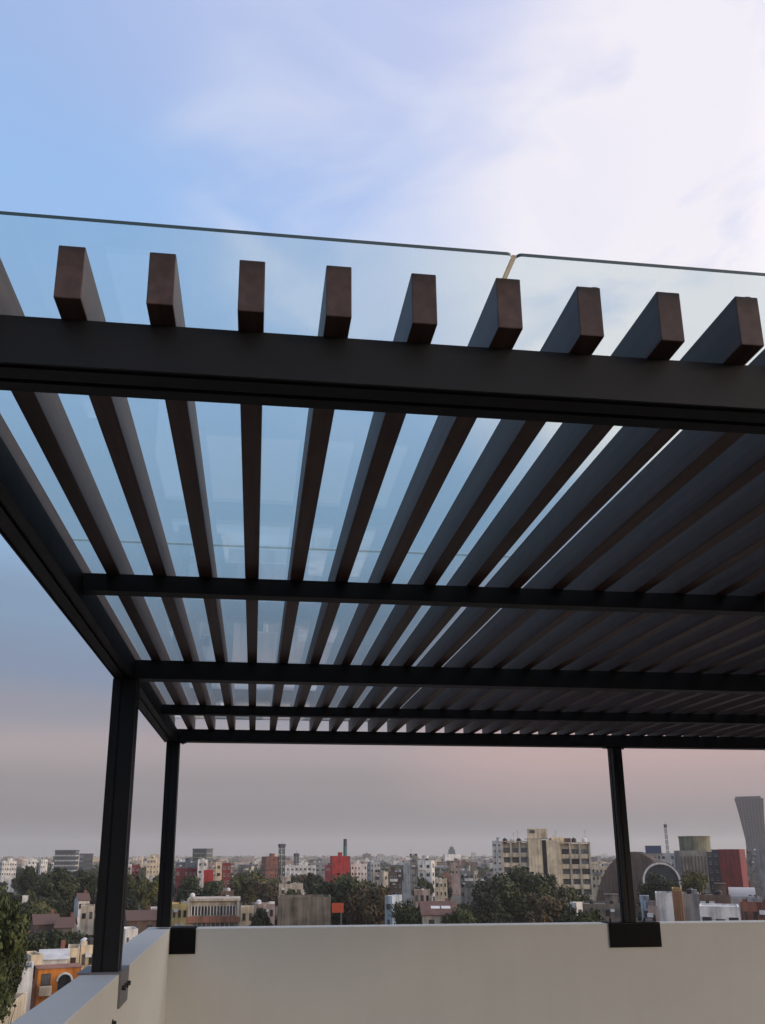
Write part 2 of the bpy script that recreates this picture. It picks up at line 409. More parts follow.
def building(name, label, cat, x0, x1, yt, D, d, rot=0, color='white', roof=None, floors=3, cols=4, scols=2, win='L', group=None,
             ww=None, whf=.45, parapet=.5, extras=True, ybot=None, phrase=None, zbase=None, fh=3.1, vis=None):
    """a flat-roofed building whose front spans pixels x0..x1 with its top at yt, at D metres"""
    xc = (x0+x1)/2
    p = at(xc, yt, D); pl, pr = at(x0, yt, D), at(x1, yt, D)
    full = (pl-pr).length
    az = atan2(p.x, p.y)
    base = GZ if zbase is None else zbase
    rz = -az+radians(rot)
    r_ = abs(radians(rot)); w = max(1.5, (full-d*sin(r_)*.95)/max(.3, cos(r_)))
    h = p.z-base
    k = Vector((sin(az), cos(az), 0))
    c = Vector((p.x, p.y, 0))+k*d/2
    root = empty(name, (c.x, c.y, base), rz); tag(root, label, cat, group)
    FOOT.append((c.x, c.y, max(w, d)*.55))
    rf = roof or ROOF_G
    bm = new(); bx(bm, -w/2, w/2, -d/2, d/2, 0, h-parapet)
    for a in ((-w/2, w/2, -d/2, -d/2+.2), (-w/2, w/2, d/2-.2, d/2), (-w/2, -w/2+.2, -d/2+.2, d/2-.2), (w/2-.2, w/2, -d/2+.2, d/2-.2)):
        bx(bm, *a, h-parapet, h)
    obj('wall', bm, wm(color), root)
    bm = new(); bx(bm, -w/2+.21, w/2-.21, -d/2+.21, d/2-.21, h-parapet+.01, h-parapet+.06); obj('roof', bm, rf, root)
    hv = h-parapet if vis is None else min(vis, h-parapet)     # height of facade that carries windows
    n = min(floors, max(1, int(hv/fh)))
    z0 = max(.9, h-parapet-n*fh+.9)
    wmesh = {'L': WIN_L, 'D': WIN_D, 'W': WIN_WIDE, 'P': WIN_PLAIN}[win]()
    if cols:
        facade(root, w, d, h, n, cols, 0, wmesh, ww or w/cols*.46, fh*whf*(.85 if D > 250 else 1), z0, fh)
    if scols:
        facade(root, w, d, h, n, scols, 1 if rot < 0 else 2, wmesh, d/scols*.45, fh*whf, z0, fh)
    if extras:
        bw, bd = min(3, w*.35), min(3, d*.4); ex = rnd.uniform(-w*.25, w*.25)
        if w > 5:
            bm = new(); bx(bm, -bw/2, bw/2, -bd/2, bd/2, 0, 2.2); bx(bm, -bw/2-.12, bw/2+.12, -bd/2-.12, bd/2+.12, 2.2, 2.35)
            o = obj('stair_head', bm, wm(color), root); o.location = (ex, d*.2, h-parapet+.065)
        for q in range(rnd.randint(1, 2)):
            tank(root, rnd.uniform(-w*.38, w*.38), -d*.12-q*1.1*0+rnd.uniform(-.1, .1)*d, h-parapet+.065, rnd.choice(['black', 'white', 'black']))
        for q in range(rnd.randint(1, 3)):
            bm = new(); a_, b_, c_ = rnd.uniform(.3, .8), rnd.uniform(.3, .8), rnd.uniform(.4, 1.2); bx(bm, -a_, a_, -b_, b_, 0, c_)
            o = obj('roof_vent', bm, rnd.choice([wm('grey'), wm('white'), SHEET, wm(color)]), root); o.location = (rnd.uniform(-w*.4, w*.4), rnd.uniform(-.45, -.25)*d+b_+.2, h-parapet+.065)
        if cols and D < 420:
            for q in range(rnd.randint(1, 3)):
                bm = new(); bx(bm, -.45, .45, -.35, -.01, 0, .6); o = obj('air_conditioner', bm, TANK_W, root); o.location = (rnd.uniform(-w*.42, w*.42), -d/2-.005, h-parapet-rnd.choice([1.0, 4.1])-.2)
            if rnd.random() < .6 and w > 5:
                bm = new(); bx(bm, -1.5, 1.5, -.9, -.08, 0, .12); bx(bm, -1.5, 1.5, -.9, -.84, .12, 1.0); bx(bm, -1.5, -1.44, -.84, -.08, .12, 1.0); bx(bm, 1.44, 1.5, -.84, -.08, .12, 1.0)
                o = obj('balcony', bm, wm(rnd.choice(['white', 'grey', color])), root); o.location = (rnd.uniform(-w*.25, w*.25), -d/2, max(.5, h-parapet-3.1))
        if rnd.random() < .6 and D > 220: antenna(root, rnd.uniform(-w*.4, w*.4), rnd.uniform(-.3, .3)*d, h-parapet+.065, rnd.uniform(2, 3.5))
    if phrase:
        LM.append((phrase, x0, x1, yt, ybot or yt+15, D))
    root['_'] = 0; del root['_']
    return root, w, h
B = 'building'
# ---- left skyline
building('apartment_building', 'white balconied block at the far left edge of the skyline', B, 0, 17, 861, 620, 12, 8, 'white', None, 3, 6, 2, 'D', phrase='the far-left white block', ybot=871)
building('apartment_building', 'small white block with a boxy top left of two white towers on the skyline', B, 28, 37, 859.5, 640, 9, -6, 'white', None, 3, 2, 1, 'D', phrase='the small white skyline block', ybot=868)
building('apartment_building', 'second white skyline block just left of the blue glass office', B, 39.5, 48, 859.5, 660, 9, 8, 'white', None, 3, 3, 1, 'L', phrase='the second white skyline block', ybot=868)

def glass_office(label, x0, x1, yt, D, d, rot, nfl, bandm, phrase, ybot, glassm=WGLASS2, fh=3.8):
    p = at((x0+x1)/2, yt, D); w = (at(x0, yt, D)-at(x1, yt, D)).length; az = atan2(p.x, p.y); h = p.z-GZ
    c = Vector((p.x, p.y, 0))+Vector((sin(az), cos(az), 0))*d/2
    root = empty('office_building', (c.x, c.y, GZ), -az+radians(rot)); tag(root, label, 'office building'); FOOT.append((c.x, c.y, w*.6))
    w = (w-d*abs(sin(radians(rot))))/cos(radians(rot))
    bm = new(); bx(bm, -w/2, w/2, -d/2, d/2, 0, h-1); obj('wall', bm, glassm, root)
    bm = new(); bx(bm, -w/2-.4, w/2+.4, -d/2-.4, d/2+.4, h-1+.01, h); obj('roof', bm, wm('dark_grey'), root)
    for k in range(nfl):
        z = h-1-(k+1)*fh
        bm = new()
        for a in ((-w/2-.25, w/2+.25, -d/2-.25, -d/2-.002), (-w/2-.25, -w/2-.002, -d/2, d/2), (w/2+.002, w/2+.25, -d/2, d/2)):
            bx(bm, *a, z, z+1.1)
        obj('floor_band', bm, bandm, root)
    n = max(4, int(w/2.4))
    for k in range(n+1):
        bm = new(); x = -w/2+w*k/n; bx(bm, x-.09, x+.09, -d/2-.32, -d/2-.26, h-1-nfl*fh, h-1); obj('mullion', bm, FRAME_D, root)
    LM.append((phrase, x0, x1, yt, ybot, D)); return root
glass_office('blue-tinted glass office block with pale floor bands rising above the trees', 55.5, 79.5, 850, 720, 16, -10, 5, wm('pale_grey'), 'the banded glass office', 867)
glass_office('darker lower glass wing on the right of the banded glass office', 80, 93, 853.5, 740, 16, 10, 4, wm('slate'), 'the dark glass wing', 866)
glass_office('grey-green glass tower behind the red and white apartments', 193, 213, 848.5, 820, 16, -22, 6, wm('olive'), 'the grey-green tower', 860, WGLASS2)

# ---- between the two left posts
building('apartment_building', 'white house with dark windows seen just right of the thick post', B, 123, 132, 864, 420, 8, 0, 'white', None, 3, 2, 1, 'D', phrase='the white house by the thick post', ybot=877)
building('apartment_building', 'dark red house between the two left posts on the skyline', B, 131.5, 140, 865, 440, 8, 0, 'maroon', None, 2, 2, 1, 'L', phrase='the dark red house', ybot=874)
building('apartment_building', 'cream block touching the left side of the thin post on the skyline', B, 147, 163, 858, 560, 10, 0, 'cream', None, 3, 5, 1, 'L', phrase='the cream block by the thin post', ybot=867)
building('industrial_shed', 'small lilac-grey shed with a low dome far off between the left posts', B, 120, 130, 859, 900, 14, 0, 'pale_blue', None, 1, 0, 0, 'L', extras=False, phrase='the domed shed', ybot=862)

# red and white apartments
root, w, h = building('apartment_building', 'dark grey roofed apartments right behind the thin left post', B, 176, 197, 862.5, 410, 12, 0, 'slate', None, 3, 5, 1, 'L', phrase='the dark-roofed apartments', ybot=870)
building('apartment_building', 'maroon balconied flats in front of the dark grey roofed apartments', B, 176, 197, 868.5, 392, 8, 0, 'maroon', None, 2, 5, 1, 'L', extras=False, phrase='the maroon flats', ybot=879)
building('apartment_building', 'slim white stair tower at the middle of the red apartments', B, 198, 208, 859.5, 385, 7, 0, 'white', None, 3, 2, 1, 'L', phrase='the white stair tower', ybot=881)
building('apartment_building', 'pinkish cream flats right of the white stair tower', B, 208, 222, 863, 400, 10, 0, 'pink', None, 5, 3, 2, 'W', phrase='the pinkish cream flats', ybot=872)
building('apartment_building', 'blank bright red block low in front of the white stair tower', B, 204, 213.5, 870, 372, 6, 0, 'red', None, 1, 0, 0, 'L', extras=False, phrase='the low bright red block', ybot=884)
building('apartment_building', 'narrow yellow-cream flats at the right end of the red apartments', B, 216, 222, 862, 385, 6, 0, 'cream', None, 5, 1, 1, 'D', extras=False, phrase='the narrow cream flats', ybot=880)
building('apartment_building', 'small dark red end house right of the narrow cream flats', B, 222.5, 231, 863, 402, 8, 0, 'maroon', None, 4, 2, 1, 'L', extras=False, phrase='the dark red end house', ybot=880)
building('office_building', 'reddish-brown ribbed office block left of the two thin chimneys', 'office building', 261.5, 279, 856.5, 560, 14, 12, 'brick', None, 6, 6, 3, 'P', phrase='the reddish-brown office', ybot=872)
building('warehouse', 'long low white building below the two dark lattice masts', 'warehouse', 281.5, 316, 865.5, 520, 14, 0, 'white', None, 2, 8, 2, 'D', phrase='the long low white building', ybot=873)

def mast(label, x, yt, D, w, matl, name='lattice_mast'):
    p = at(x, yt, D); h = p.z-GZ
    root = empty(name, (p.x, p.y, GZ), -atan2(p.x, p.y)+.4); tag(root, label, 'mast')
    bm = new()
    for sx in (-1, 1):
        for sy in (-1, 1):
            tube(bm, (sx*w/2, sy*w/2, 0), (sx*w*.4, sy*w*.4, h-2), w*.09, w*.07, 5)
    nb = int(h/3.2)
    for k in range(nb):
        z = k*h/nb; z2 = min(h-2, z+h/nb)
        for sx, sy, tx, ty in ((-1,-1,1,-1), (1,-1,1,1), (1,1,-1,1), (-1,1,-1,-1)):
            tube(bm, (sx*w*.45, sy*w*.45, z), (tx*w*.45, ty*w*.45, z2), w*.045, w*.045, 4)
            tube(bm, (tx*w*.45, ty*w*.45, z), (sx*w*.45, sy*w*.45, z2), w*.045, w*.045, 4)
    obj('frame', bm, matl, root)
    bm = new(); bx(bm, -w*.55, w*.55, -w*.55, w*.55, h-2.6, h-.8); obj('platform', bm, wm('dark_grey'), root)
    bm = new(); tube(bm, (0, 0, h-.8), (0, 0, h+1.2), .12, .05, 5); obj('antenna', bm, ANT, root)
    FOOT.append((p.x, p.y, w))
DK = mat('dark_mast_paint', (.045, .045, .05), .6, .2, 1)
mast('taller dark lattice mast at the left end of the long white building', 282, 842.5, 500, 3.0, DK)
mast('shorter dark lattice mast above the middle of the long white building', 296.5, 852, 540, 2.4, DK)
mast('thin grey radio mast on the skyline behind the drum-topped building', 665, 823, 560, 1.3, ANT)

# bright red plant with chimney
root, w, h = building('factory', 'bright red box-shaped factory with a small roof hut on the skyline', 'factory', 330, 350, 856, 470, 12, 6, 'red', ROOF_R, 1, 0, 0, 'L', extras=False, phrase='the bright red factory', ybot=869)
bm = new(); bx(bm, -1.1, 1.1, -1, 1, 0, 2.4); o = obj('roof_hut', bm, wm('red'), root); o.location = (0, 0, h-.45)
bm = new(); cyl(bm, (0, 0, 0), 1.1, 5.5, 14, r2=1.05); o = obj('chimney', bm, mat('green_chimney', (.06, .16, .15), .7, .2, 1), root); o.location = (w*.32, 2, h-.45)
bm = new(); cyl(bm, (0, 0, 0), 1.02, 4.0, 14, r2=1.0); q = obj('flue', bm, wm('dark_grey'), o); q.location = (0, 0, 5.505)
building('apartment_building', 'lower red annex on the left of the bright red factory', B, 325, 331, 865, 455, 6, 0, 'maroon', ROOF_R, 1, 1, 0, 'L', extras=False, phrase='the low red annex', ybot=870)
building('apartment_building', 'plain grey block just left of the bright red factory', B, 309, 326, 862.5, 620, 10, 0, 'grey', None, 2, 3, 1, 'P', phrase='the plain grey block', ybot=869)
building('apartment_building', 'white terrace of houses right of the bright red factory', B, 351, 367, 864, 480, 10, 0, 'white', None, 3, 5, 2, 'D', phrase='the white terrace', ybot=874)
building('apartment_building', 'pale grey block with two chimneys on the skyline before the white flats', B, 368, 380, 862, 560, 10, 10, 'pale_grey', None, 4, 3, 2, 'D', phrase='the pale grey block', ybot=874)
building('apartment_building', 'blank beige side wall of a house right of the large round tree', B, 371, 388, 872, 330, 8, -12, 'beige', None, 1, 1, 1, 'D', phrase='the blank beige house', ybot=886)
building('apartment_building', 'brown house between the beige side wall and the white flats', B, 389, 402, 872, 345, 8, 0, 'brown', None, 3, 3, 1, 'L', phrase='the brown house', ybot=888)
building('apartment_building', 'blank white party wall left of the grey stair tower', B, 403.5, 410, 862.5, 395, 8, 0, 'white', None, 1, 0, 0, 'L', extras=False, phrase='the white party wall', ybot=876)
building('apartment_building', 'dark grey stair tower attached to the white flats', B, 410, 417.5, 855.5, 385, 8, 0, 'concrete', None, 5, 1, 1, 'P', phrase='the grey stair tower', ybot=880)
building('apartment_building', 'white flats with two columns of dark windows near the centre skyline', B, 417.8, 434.5, 860.5, 340, 9, -8, 'white', None, 5, 2, 1, 'D', whf=.5, phrase='the white flats', ybot=888)
building('house', 'low cream house at the foot of the white flats', 'house', 435, 447, 879, 330, 8, 0, 'cream', None, 2, 3, 1, 'D', phrase='the low cream house', ybot=888)
building('apartment_building', 'grey ribbed block with a white rooftop box right of the hazy tower', B, 460, 478, 871, 330, 9, -10, 'concrete', None, 4, 3, 2, 'D', phrase='the grey ribbed block', ybot=894)
building('house', 'beige house right below the grey ribbed block', 'house', 478, 489, 882, 310, 7, 0, 'beige', None, 2, 2, 1, 'D', phrase='the beige house', ybot=897)
building('house', 'pale house with a pink awning under the hazy needle tower', 'house', 451, 462, 863, 520, 8, 0, 'pink', None, 2, 3, 1, 'D', phrase='the pink-topped house', ybot=868)

# distant needle tower, stepped
p = at(451.5, 846, 1900); h = p.z-GZ
root = empty('skyscraper', (p.x, p.y, GZ), -.2); tag(root, 'slender stepped tower fading into the haze near the centre of the skyline', 'tower')
bm = new(); bx(bm, -9, 9, -9, 9, 0, h*.62); bx(bm, -7, 7, -7, 7, h*.62, h*.82); bx(bm, -4.5, 4.5, -4.5, 4.5, h*.82, h*.95); obj('wall', bm, wm('slate'), root)
bm = new(); tube(bm, (0, 0, h*.95), (0, 0, h*1.07), 1.2, .3, 6); obj('spire', bm, ANT, root)
for zz in range(8):
    bm = new(); bx(bm, -9.2, 9.2, -9.25, -9.02, h*.2+zz*h*.05, h*.2+zz*h*.05+1.6); obj('floor_band', bm, wm('pale_grey'), root)
LM.append(('the hazy needle tower', 448, 456, 846, 862, 1900))

# ---- cream apartment tower
def cream_tower():
    D = 290; p = at(546, 844, D); az = atan2(p.x, p.y)
    s = D/FPX/cos(.2)*1.0
    pl = at(528, 844, D)
    M = lambda a, b: (at(a, 850, D)-at(b, 850, D)).length
    Zp = lambda y: at(546, y, D).z-GZ
    root = empty('apartment_tower', (p.x, p.y, GZ), -az+radians(2)); tag(root, 'cream concrete apartment tower with dark window grids, largest building in the city view', 'building')
    X = lambda x: (x-546)/abs(x-546+1e-9)*M(x, 546)
    cream, brown = wm('cream'), wm('cream')
    def blk(nm, a, b, yt, d0, d1, mt):
        bm = new(); bx(bm, X(a), X(b), d0, d1, 0, Zp(yt)); return obj(nm, bm, mt, root)
    blk('wall', 528, 541.8, 839, 0, 12, cream); blk('wall', 546.2, 560, 840, 0, 12, cream)     # two blank shafts
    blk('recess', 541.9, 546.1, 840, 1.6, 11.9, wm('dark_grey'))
    bm = new(); bx(bm, X(528), X(548), 1.4, 8, Zp(838.7), Zp(828.5)); pt = obj('penthouse', bm, cream, root)
    bm = new(); bx(bm, X(525), X(552), .8, 9, Zp(840)+.5, Zp(838.8)); obj('roof_slab', bm, wm('grey'), root)
    inst('window', WIN_PLAIN(), pt, (X(533), 1.38, Zp(833)), 0, (1.6, 1, 1.0))
    bm = new(); bx(bm, X(552), X(565), 4, 11, Zp(847), Zp(837)); obj('stair_head', bm, cream, root)
    bm = new(); bx(bm, X(565.2), X(572), 4.2, 10, Zp(847), Zp(838)); obj('stair_head', bm, wm('brown'), root)
    # right wing, 3 bays; left wing 2 bays
    for a, b, yt, nb, d0 in ((560.2, 589.5, 844, 3, .9), (502, 527.8, 842.5, 3, 1.4)):
        wA, wB, zt = X(a), X(b), Zp(yt)
        blk('wall', a, b, yt, d0+.9, 11.5, brown)
        fh = 3.15; n = 8
        for r in range(n):
            z = zt-1.0-(r+1)*fh+.9
            bm = new(); bx(bm, wA+.01, wB-.01, d0, d0+.89, z-1.35, z); obj('spandrel', bm, cream, root)
            for c in range(nb):
                bw = (wB-wA)/nb; xc = wA+bw*(c+.5)
                inst('window', (WIN_WIDE() if (r+c*2) % 3 else WIN_PLAIN()), root, (xc, d0+.85, z+.03), 0, (bw*.74, 1, fh-1.5))
        for c in range(nb+1):
            x = wA+(wB-wA)*c/nb
            bm = new(); bx(bm, x-.28, x+.28, d0-.25, d0+.9-.01, 0, zt+.2); obj('pier', bm, wm('beige'), root)
        bm = new(); bx(bm, wA-.3, wB+.3, d0-.3, d0+1.6, zt+.21, zt+.55); obj('cornice', bm, cream, root)
    for x, yy, hh in ((505, 3, 2.5), (512, 5, 3.5), (519, 6, 1.9), (553, 9, 1.2), (575, 4, 1.8), (586, 5, 1.5)):
        tank(root, X(x), yy, Zp(843.5)+.1, 'black' if x % 2 else 'white', .8, 1.8)
    for x in (514, 518, 530, 555, 557, 587): antenna(root, X(x), 5, Zp(843), rnd.uniform(2.5, 4.5))
    FOOT.append((p.x, p.y, 22)); LM.append(('the cream tower', 502, 590, 836, 893, D))
cream_tower()
building('apartment_building', 'pale hazy grey block peeking out left of the cream tower', B, 492, 501.5, 841, 470, 9, 0, 'pale_grey', None, 7, 2, 1, 'P', phrase='the pale hazy block', ybot=868)
building('house', 'cream three-storey house right of the cream tower', 'house', 591, 607, 866, 400, 9, 0, 'cream', ROOF_R, 3, 4, 2, 'D', phrase='the three-storey cream house', ybot=877)

# ---- vaulted market hall with two arches
def arch_prof(r0, r1, n=20, a0=0, a1=pi):
    return [(r1*cos(a0+(a1-a0)*i/n), r1*sin(a0+(a1-a0)*i/n)) for i in range(n+1)]+[(r0*cos(a1-(a1-a0)*i/n), r0*sin(a1-(a1-a0)*i/n)) for i in range(n+1)]
def vault():
    D = 330
    BRK = wm('brown')
    # big dark parabolic shell behind
    p = at(632, 852, D+25); az = atan2(p.x, p.y); h = p.z-GZ
    root = empty('vaulted_hall', (p.x, p.y, GZ), -az-.1); tag(root, 'large dark brown vaulted hall whose curved back sweeps down behind the right post', 'hall')
    k = (at(600, 860, D+25)-at(630, 860, D+25)).length
    bm = new()
    prof = [(-1.42*k+2.84*k*i/26, h*(1-(-1+2*i/26)**2)**.62 if 0 < i < 26 else 0) for i in range(27)]
    prof = [(x, max(0, z)) for x, z in prof]
    prism(bm, prof, 0, 30, 'Y'); obj('shell', bm, BRK, root)
    for j in range(5):
        bm = new(); pr = [(x*1.006, z*1.006) for x, z in prof]
        n_ = len(pr); ring = pr+[(x*.985, z*.97) for x, z in pr[::-1]]
        prism(bm, ring, 1+j*6.4, 1.9+j*6.4, 'Y'); obj('rib', bm, wm('stone'), root)
    FOOT.append((p.x, p.y+15, 30))
    # front arch with pale rim and glazed tympanum
    p = at(662, 884, D-12); az = atan2(p.x, p.y)
    R_ = (at(643, 884, D-12)-at(681, 884, D-12)).length/2
    zc = at(662, 881, D-12).z
    root = empty('arched_entrance', (p.x, p.y, zc), -az); tag(root, 'round glazed arch with a pale rim in front of the dark vaulted hall', 'entrance hall')
    bm = new(); prism(bm, arch_prof(R_*.90, R_), -1.2, .6, 'Y'); bx(bm, -R_, -R_*.9, -1.2, .6, GZ-zc, -.01); bx(bm, R_*.9, R_, -1.2, .6, GZ-zc, -.01); obj('arch_rim', bm, wm('white'), root)
    bm = new(); prism(bm, [(R_*.89*cos(pi*i/20), R_*.89*sin(pi*i/20)) for i in range(21)], .3, .5, 'Y'); bx(bm, -R_*.89, R_*.89, .3, .5, GZ-zc, -.005); ty = obj('glazing', bm, WGLASS2, root)
    for i in range(1, 8):
        x = -R_*.89+R_*1.78*i/8; z = sqrt(max(0, (R_*.88)**2-x*x))
        bm = new(); bx(bm, x-.1, x+.1, .1, .295, -6, z); obj('mullion', bm, FRAME_D, ty)
    bm = new(); prism(bm, [(R_*1.05*cos(pi*i/20), R_*1.05*sin(pi*i/20)) for i in range(21)], .62, 22, 'Y')
    bx(bm, -R_*1.05, R_*1.05, .62, 22, GZ-zc, -.01); obj('shell', bm, wm('brown'), root)
    FOOT.append((p.x, p.y+10, R_*1.3))
    LM.append(('the round glazed arch', 643, 681, 862, 885, D-12)); LM.append(('the dark vaulted hall', 600, 642, 854, 890, D))
vault()
root, w, h = building('office_building', 'brown concrete block carrying a squat olive drum on its roof', 'office building', 673, 706, 850.5, 345, 20, 6, 'concrete', None, 1, 0, 0, 'L', extras=False, phrase='the drum-topped block', ybot=893)
bm = new(); cyl(bm, (0, 0, 0), 5.6, 5.2, 36); cyl(bm, (0, 0, 5.2), 5.85, .4, 36); cyl(bm, (0, 0, -.2), 5.8, .3, 36)
o = obj('drum', bm, wm('olive'), root); o.location = (w*.22, 0, h-.3)
for i in range(8):
    bm = new(); bx(bm, -.25, .25, -.12, 0, 0, 9); o = obj('pier', bm, wm('brown'), root); o.location = (-w/2+w*(i+.5)/8, -10.02, h-11)
building('office_building', 'small white rooftop block with a blue sign left of the olive drum', 'office building', 648, 674, 853, 440, 10, 0, 'pale_grey', None, 3, 6, 1, 'P', extras=False, phrase='the blue-signed block', ybot=860)
p = at(653, 846.5, 438); root = empty('billboard', (p.x, p.y, p.z-4.2), -atan2(p.x, p.y)); tag(root, 'small dark blue billboard on the roof left of the drum', 'billboard')
bm = new(); bx(bm, -3.6, 3.6, -.15, .15, 1.2, 4.4); obj('panel', bm, mat('blue_panel', (.04, .06, .13), .5, .2, .5), root)
bm = new(); bx(bm, -3.8, 3.8, -.1, .1, 4.41, 4.6); bx(bm, -3.8, 3.8, -.1, .1, 1.0, 1.19); bx(bm, -3, -2.8, -.1, .1, 0, 1.0); bx(bm, 2.8, 3, -.1, .1, 0, 1.0); obj('frame', bm, FRAME_D, root)
building('office_building', 'dark glass strip between the drum-topped block and the red block', 'office building', 706, 718, 849.5, 380, 10, 0, 'dark_grey', None, 8, 2, 1, 'W', extras=False, phrase='the dark glass strip', ybot=893)
building('office_building', 'plain dark red block below the flared tower', 'office building', 718, 745, 849.2, 370, 16, -8, 'maroon', None, 1, 0, 0, 'L', extras=False, phrase='the dark red block', ybot=893)
building('apartment_building', 'grey block with white balconies at the right edge beside the red block', B, 746, 757, 851, 400, 12, 0, 'concrete', None, 7, 3, 1, 'W', phrase='the grey balconied block', ybot=893)
building('apartment_building', 'plain grey gable wall cutting into the right edge of the view', B, 755, 772, 845, 300, 10, 0, 'grey', None, 6, 0, 0, 'P', extras=False, phrase='the grey gable wall', ybot=893)

# flared skyscraper
def flared():
    D = 1500; Z = lambda y: at(747, y, D).z-GZ
    p = at(750, 800, D); root = empty('skyscraper', (p.x, p.y, GZ), -atan2(p.x, p.y)); tag(root, 'tall grey skyscraper that flares outward towards its flat top', 'tower')
    hh = Z(799); rows = []
    bm = new(); n = 24
    for i in range(n+1):
        t = i/n; z = hh*t
        yy = 799+(854-799)*(1-t)/(1-0)  # px row at this height, 799..ground
        l = 21.5 - 8.0*(1-t)**.8*1.0 if t > .2 else 21.5-8*.8**.8
        wl = -.80*(16-6.5*min(1, (1-t)*1.7)**.8)*1.79; wr = .80*(13.5-2.2*sin(min(1, (1-t)*1.7)*pi*.55))*1.79
        dd = 15-4*(1-t)
        rows.append([bm.verts.new(q) for q in ((wl, -dd, z), (wr, -dd, z), (wr, dd, z), (wl, dd, z))])
    for i in range(n):
        for k in range(4):
            bm.faces.new((rows[i][k], rows[i][(k+1) % 4], rows[i+1][(k+1) % 4], rows[i+1][k]))
    bm.faces.new(rows[-1]); bmesh.ops.recalc_face_normals(bm, faces=bm.faces)
    m, nt, b = nodes('ribbed_tower_cladding'); N, Lk = nt.nodes, nt.links
    tc = N.new('ShaderNodeTexCoord'); wv = N.new('ShaderNodeTexWave'); wv.bands_direction = 'Z'; wv.inputs['Scale'].default_value = .075; wv.inputs['Distortion'].default_value = .2
    Lk.new(tc.outputs['Object'], wv.inputs['Vector'])
    cr = N.new('ShaderNodeValToRGB'); cr.color_ramp.elements[0].color = (.012, .010, .014, 1); cr.color_ramp.elements[1].color = (.040, .031, .038, 1)
    Lk.new(wv.outputs['Fac'], cr.inputs['Fac']); Lk.new(cr.outputs[0], b.inputs['Base Color']); b.inputs['Roughness'].default_value = .4
    obj('wall', bm, m, root)
    bm = new(); bx(bm, -21, 16, -12, 12, hh+.1, hh+3.5); obj('roof_crown', bm, wm('dark_grey'), root)
    for i in range(7):
        bm = new(); x = -9+i*3.2
        prism(bm, [(x*1.2-.5, 0), (x*1.2+.5, 0), (x*1.45+.5, hh), (x*1.45-.5, hh)], -15.9, -15.05, 'Y'); obj('rib', bm, wm('slate'), root)
    LM.append(('the flared skyscraper', 733, 762, 798, 848, D)); FOOT.append((p.x, p.y, 40))
flared()

# ---- nearer roofs to the right of the back post
building('house', 'tall white wall with a grey roof edge right of the back post', 'house', 655, 672, 893, 150, 7, 0, 'white', None, 1, 0, 0, 'L', extras=False, phrase='the tall white wall', ybot=925)
root, w, h = building('house', 'narrow orange ribbed facade beside the tall white wall', 'house', 672.3, 681, 888.5, 151, 7, 0, 'ochre', None, 1, 0, 0, 'L', extras=False, phrase='the orange ribbed facade', ybot=925)
for i in range(4):
    bm = new(); bx(bm, -.1, .1, -.15, 0, -6, 0); o = obj('pilaster', bm, wm('terracotta'), root); o.location = (-w/2+w*(i+.5)/4, -3.505, h-.4)
building('house', 'grey end wall immediately right of the orange ribbed facade', 'house', 682, 699, 894, 152, 8, 0, 'grey', None, 1, 0, 0, 'L', phrase='the grey end wall', ybot=925)
building('house', 'long dark-roofed house behind the small white house with three windows', 'house', 699.5, 730, 895, 175, 9, 0, 'brown', ROOF_R, 2, 4, 1, 'D', phrase='the long dark-roofed house', ybot=908)
building('house', 'small white house with three blue-grey windows at lower right', 'house', 699, 739, 906.5, 125, 7, 0, 'white', ROOF_W, 1, 3, 0, 'P', ww=1.15, whf=.36, extras=False, parapet=.25, phrase='the white house with three windows', ybot=925)
building('house', 'brick house in the lower right corner of the city view', 'house', 740, 768, 902, 140, 8, 0, 'brick', None, 2, 3, 1, 'D', phrase='the lower right brick house', ybot=925)
root, w, h = building('workshop', 'workshop with a barrel-shaped metal roof at lower right', 'workshop', 729, 756, 897, 180, 9, 0, 'pale_grey', None, 1, 0, 0, 'L', extras=False, phrase='the barrel-roofed workshop', ybot=903)
bm = new(); prism(bm, [(4.5*cos(pi*i/12), 1.9*sin(pi*i/12)) for i in range(13)], -w/2, w/2, 'X'); o = obj('barrel_roof', bm, SHEET, root); o.location = (0, 0, h-.3)
building('house', 'little blue-grey house touching the right side of the back post', 'house', 641, 649, 900.5, 160, 5, 0, 'pale_blue', None, 1, 1, 0, 'D', phrase='the little blue house', ybot=925)
building('house', 'pinkish low house between the blue house and the tall white wall', 'house', 649, 657, 906, 150, 5, 0, 'pink', None, 1, 1, 0, 'D', phrase='the pinkish low house', ybot=925)
building('warehouse', 'long low brown warehouse with a grey roof left of the back post', 'warehouse', 582, 622, 904, 215, 12, 0, 'stone', ROOF_G, 1, 4, 1, 'P', phrase='the long brown warehouse', ybot=911)
building('rooftop_cabin', 'bright white cabin with a bluish window in front of the cream tower', 'cabin', 570, 582, 902.5, 205, 4, -20, 'white', ROOF_W, 1, 1, 1, 'P', extras=False, phrase='the white cabin', ybot=910)

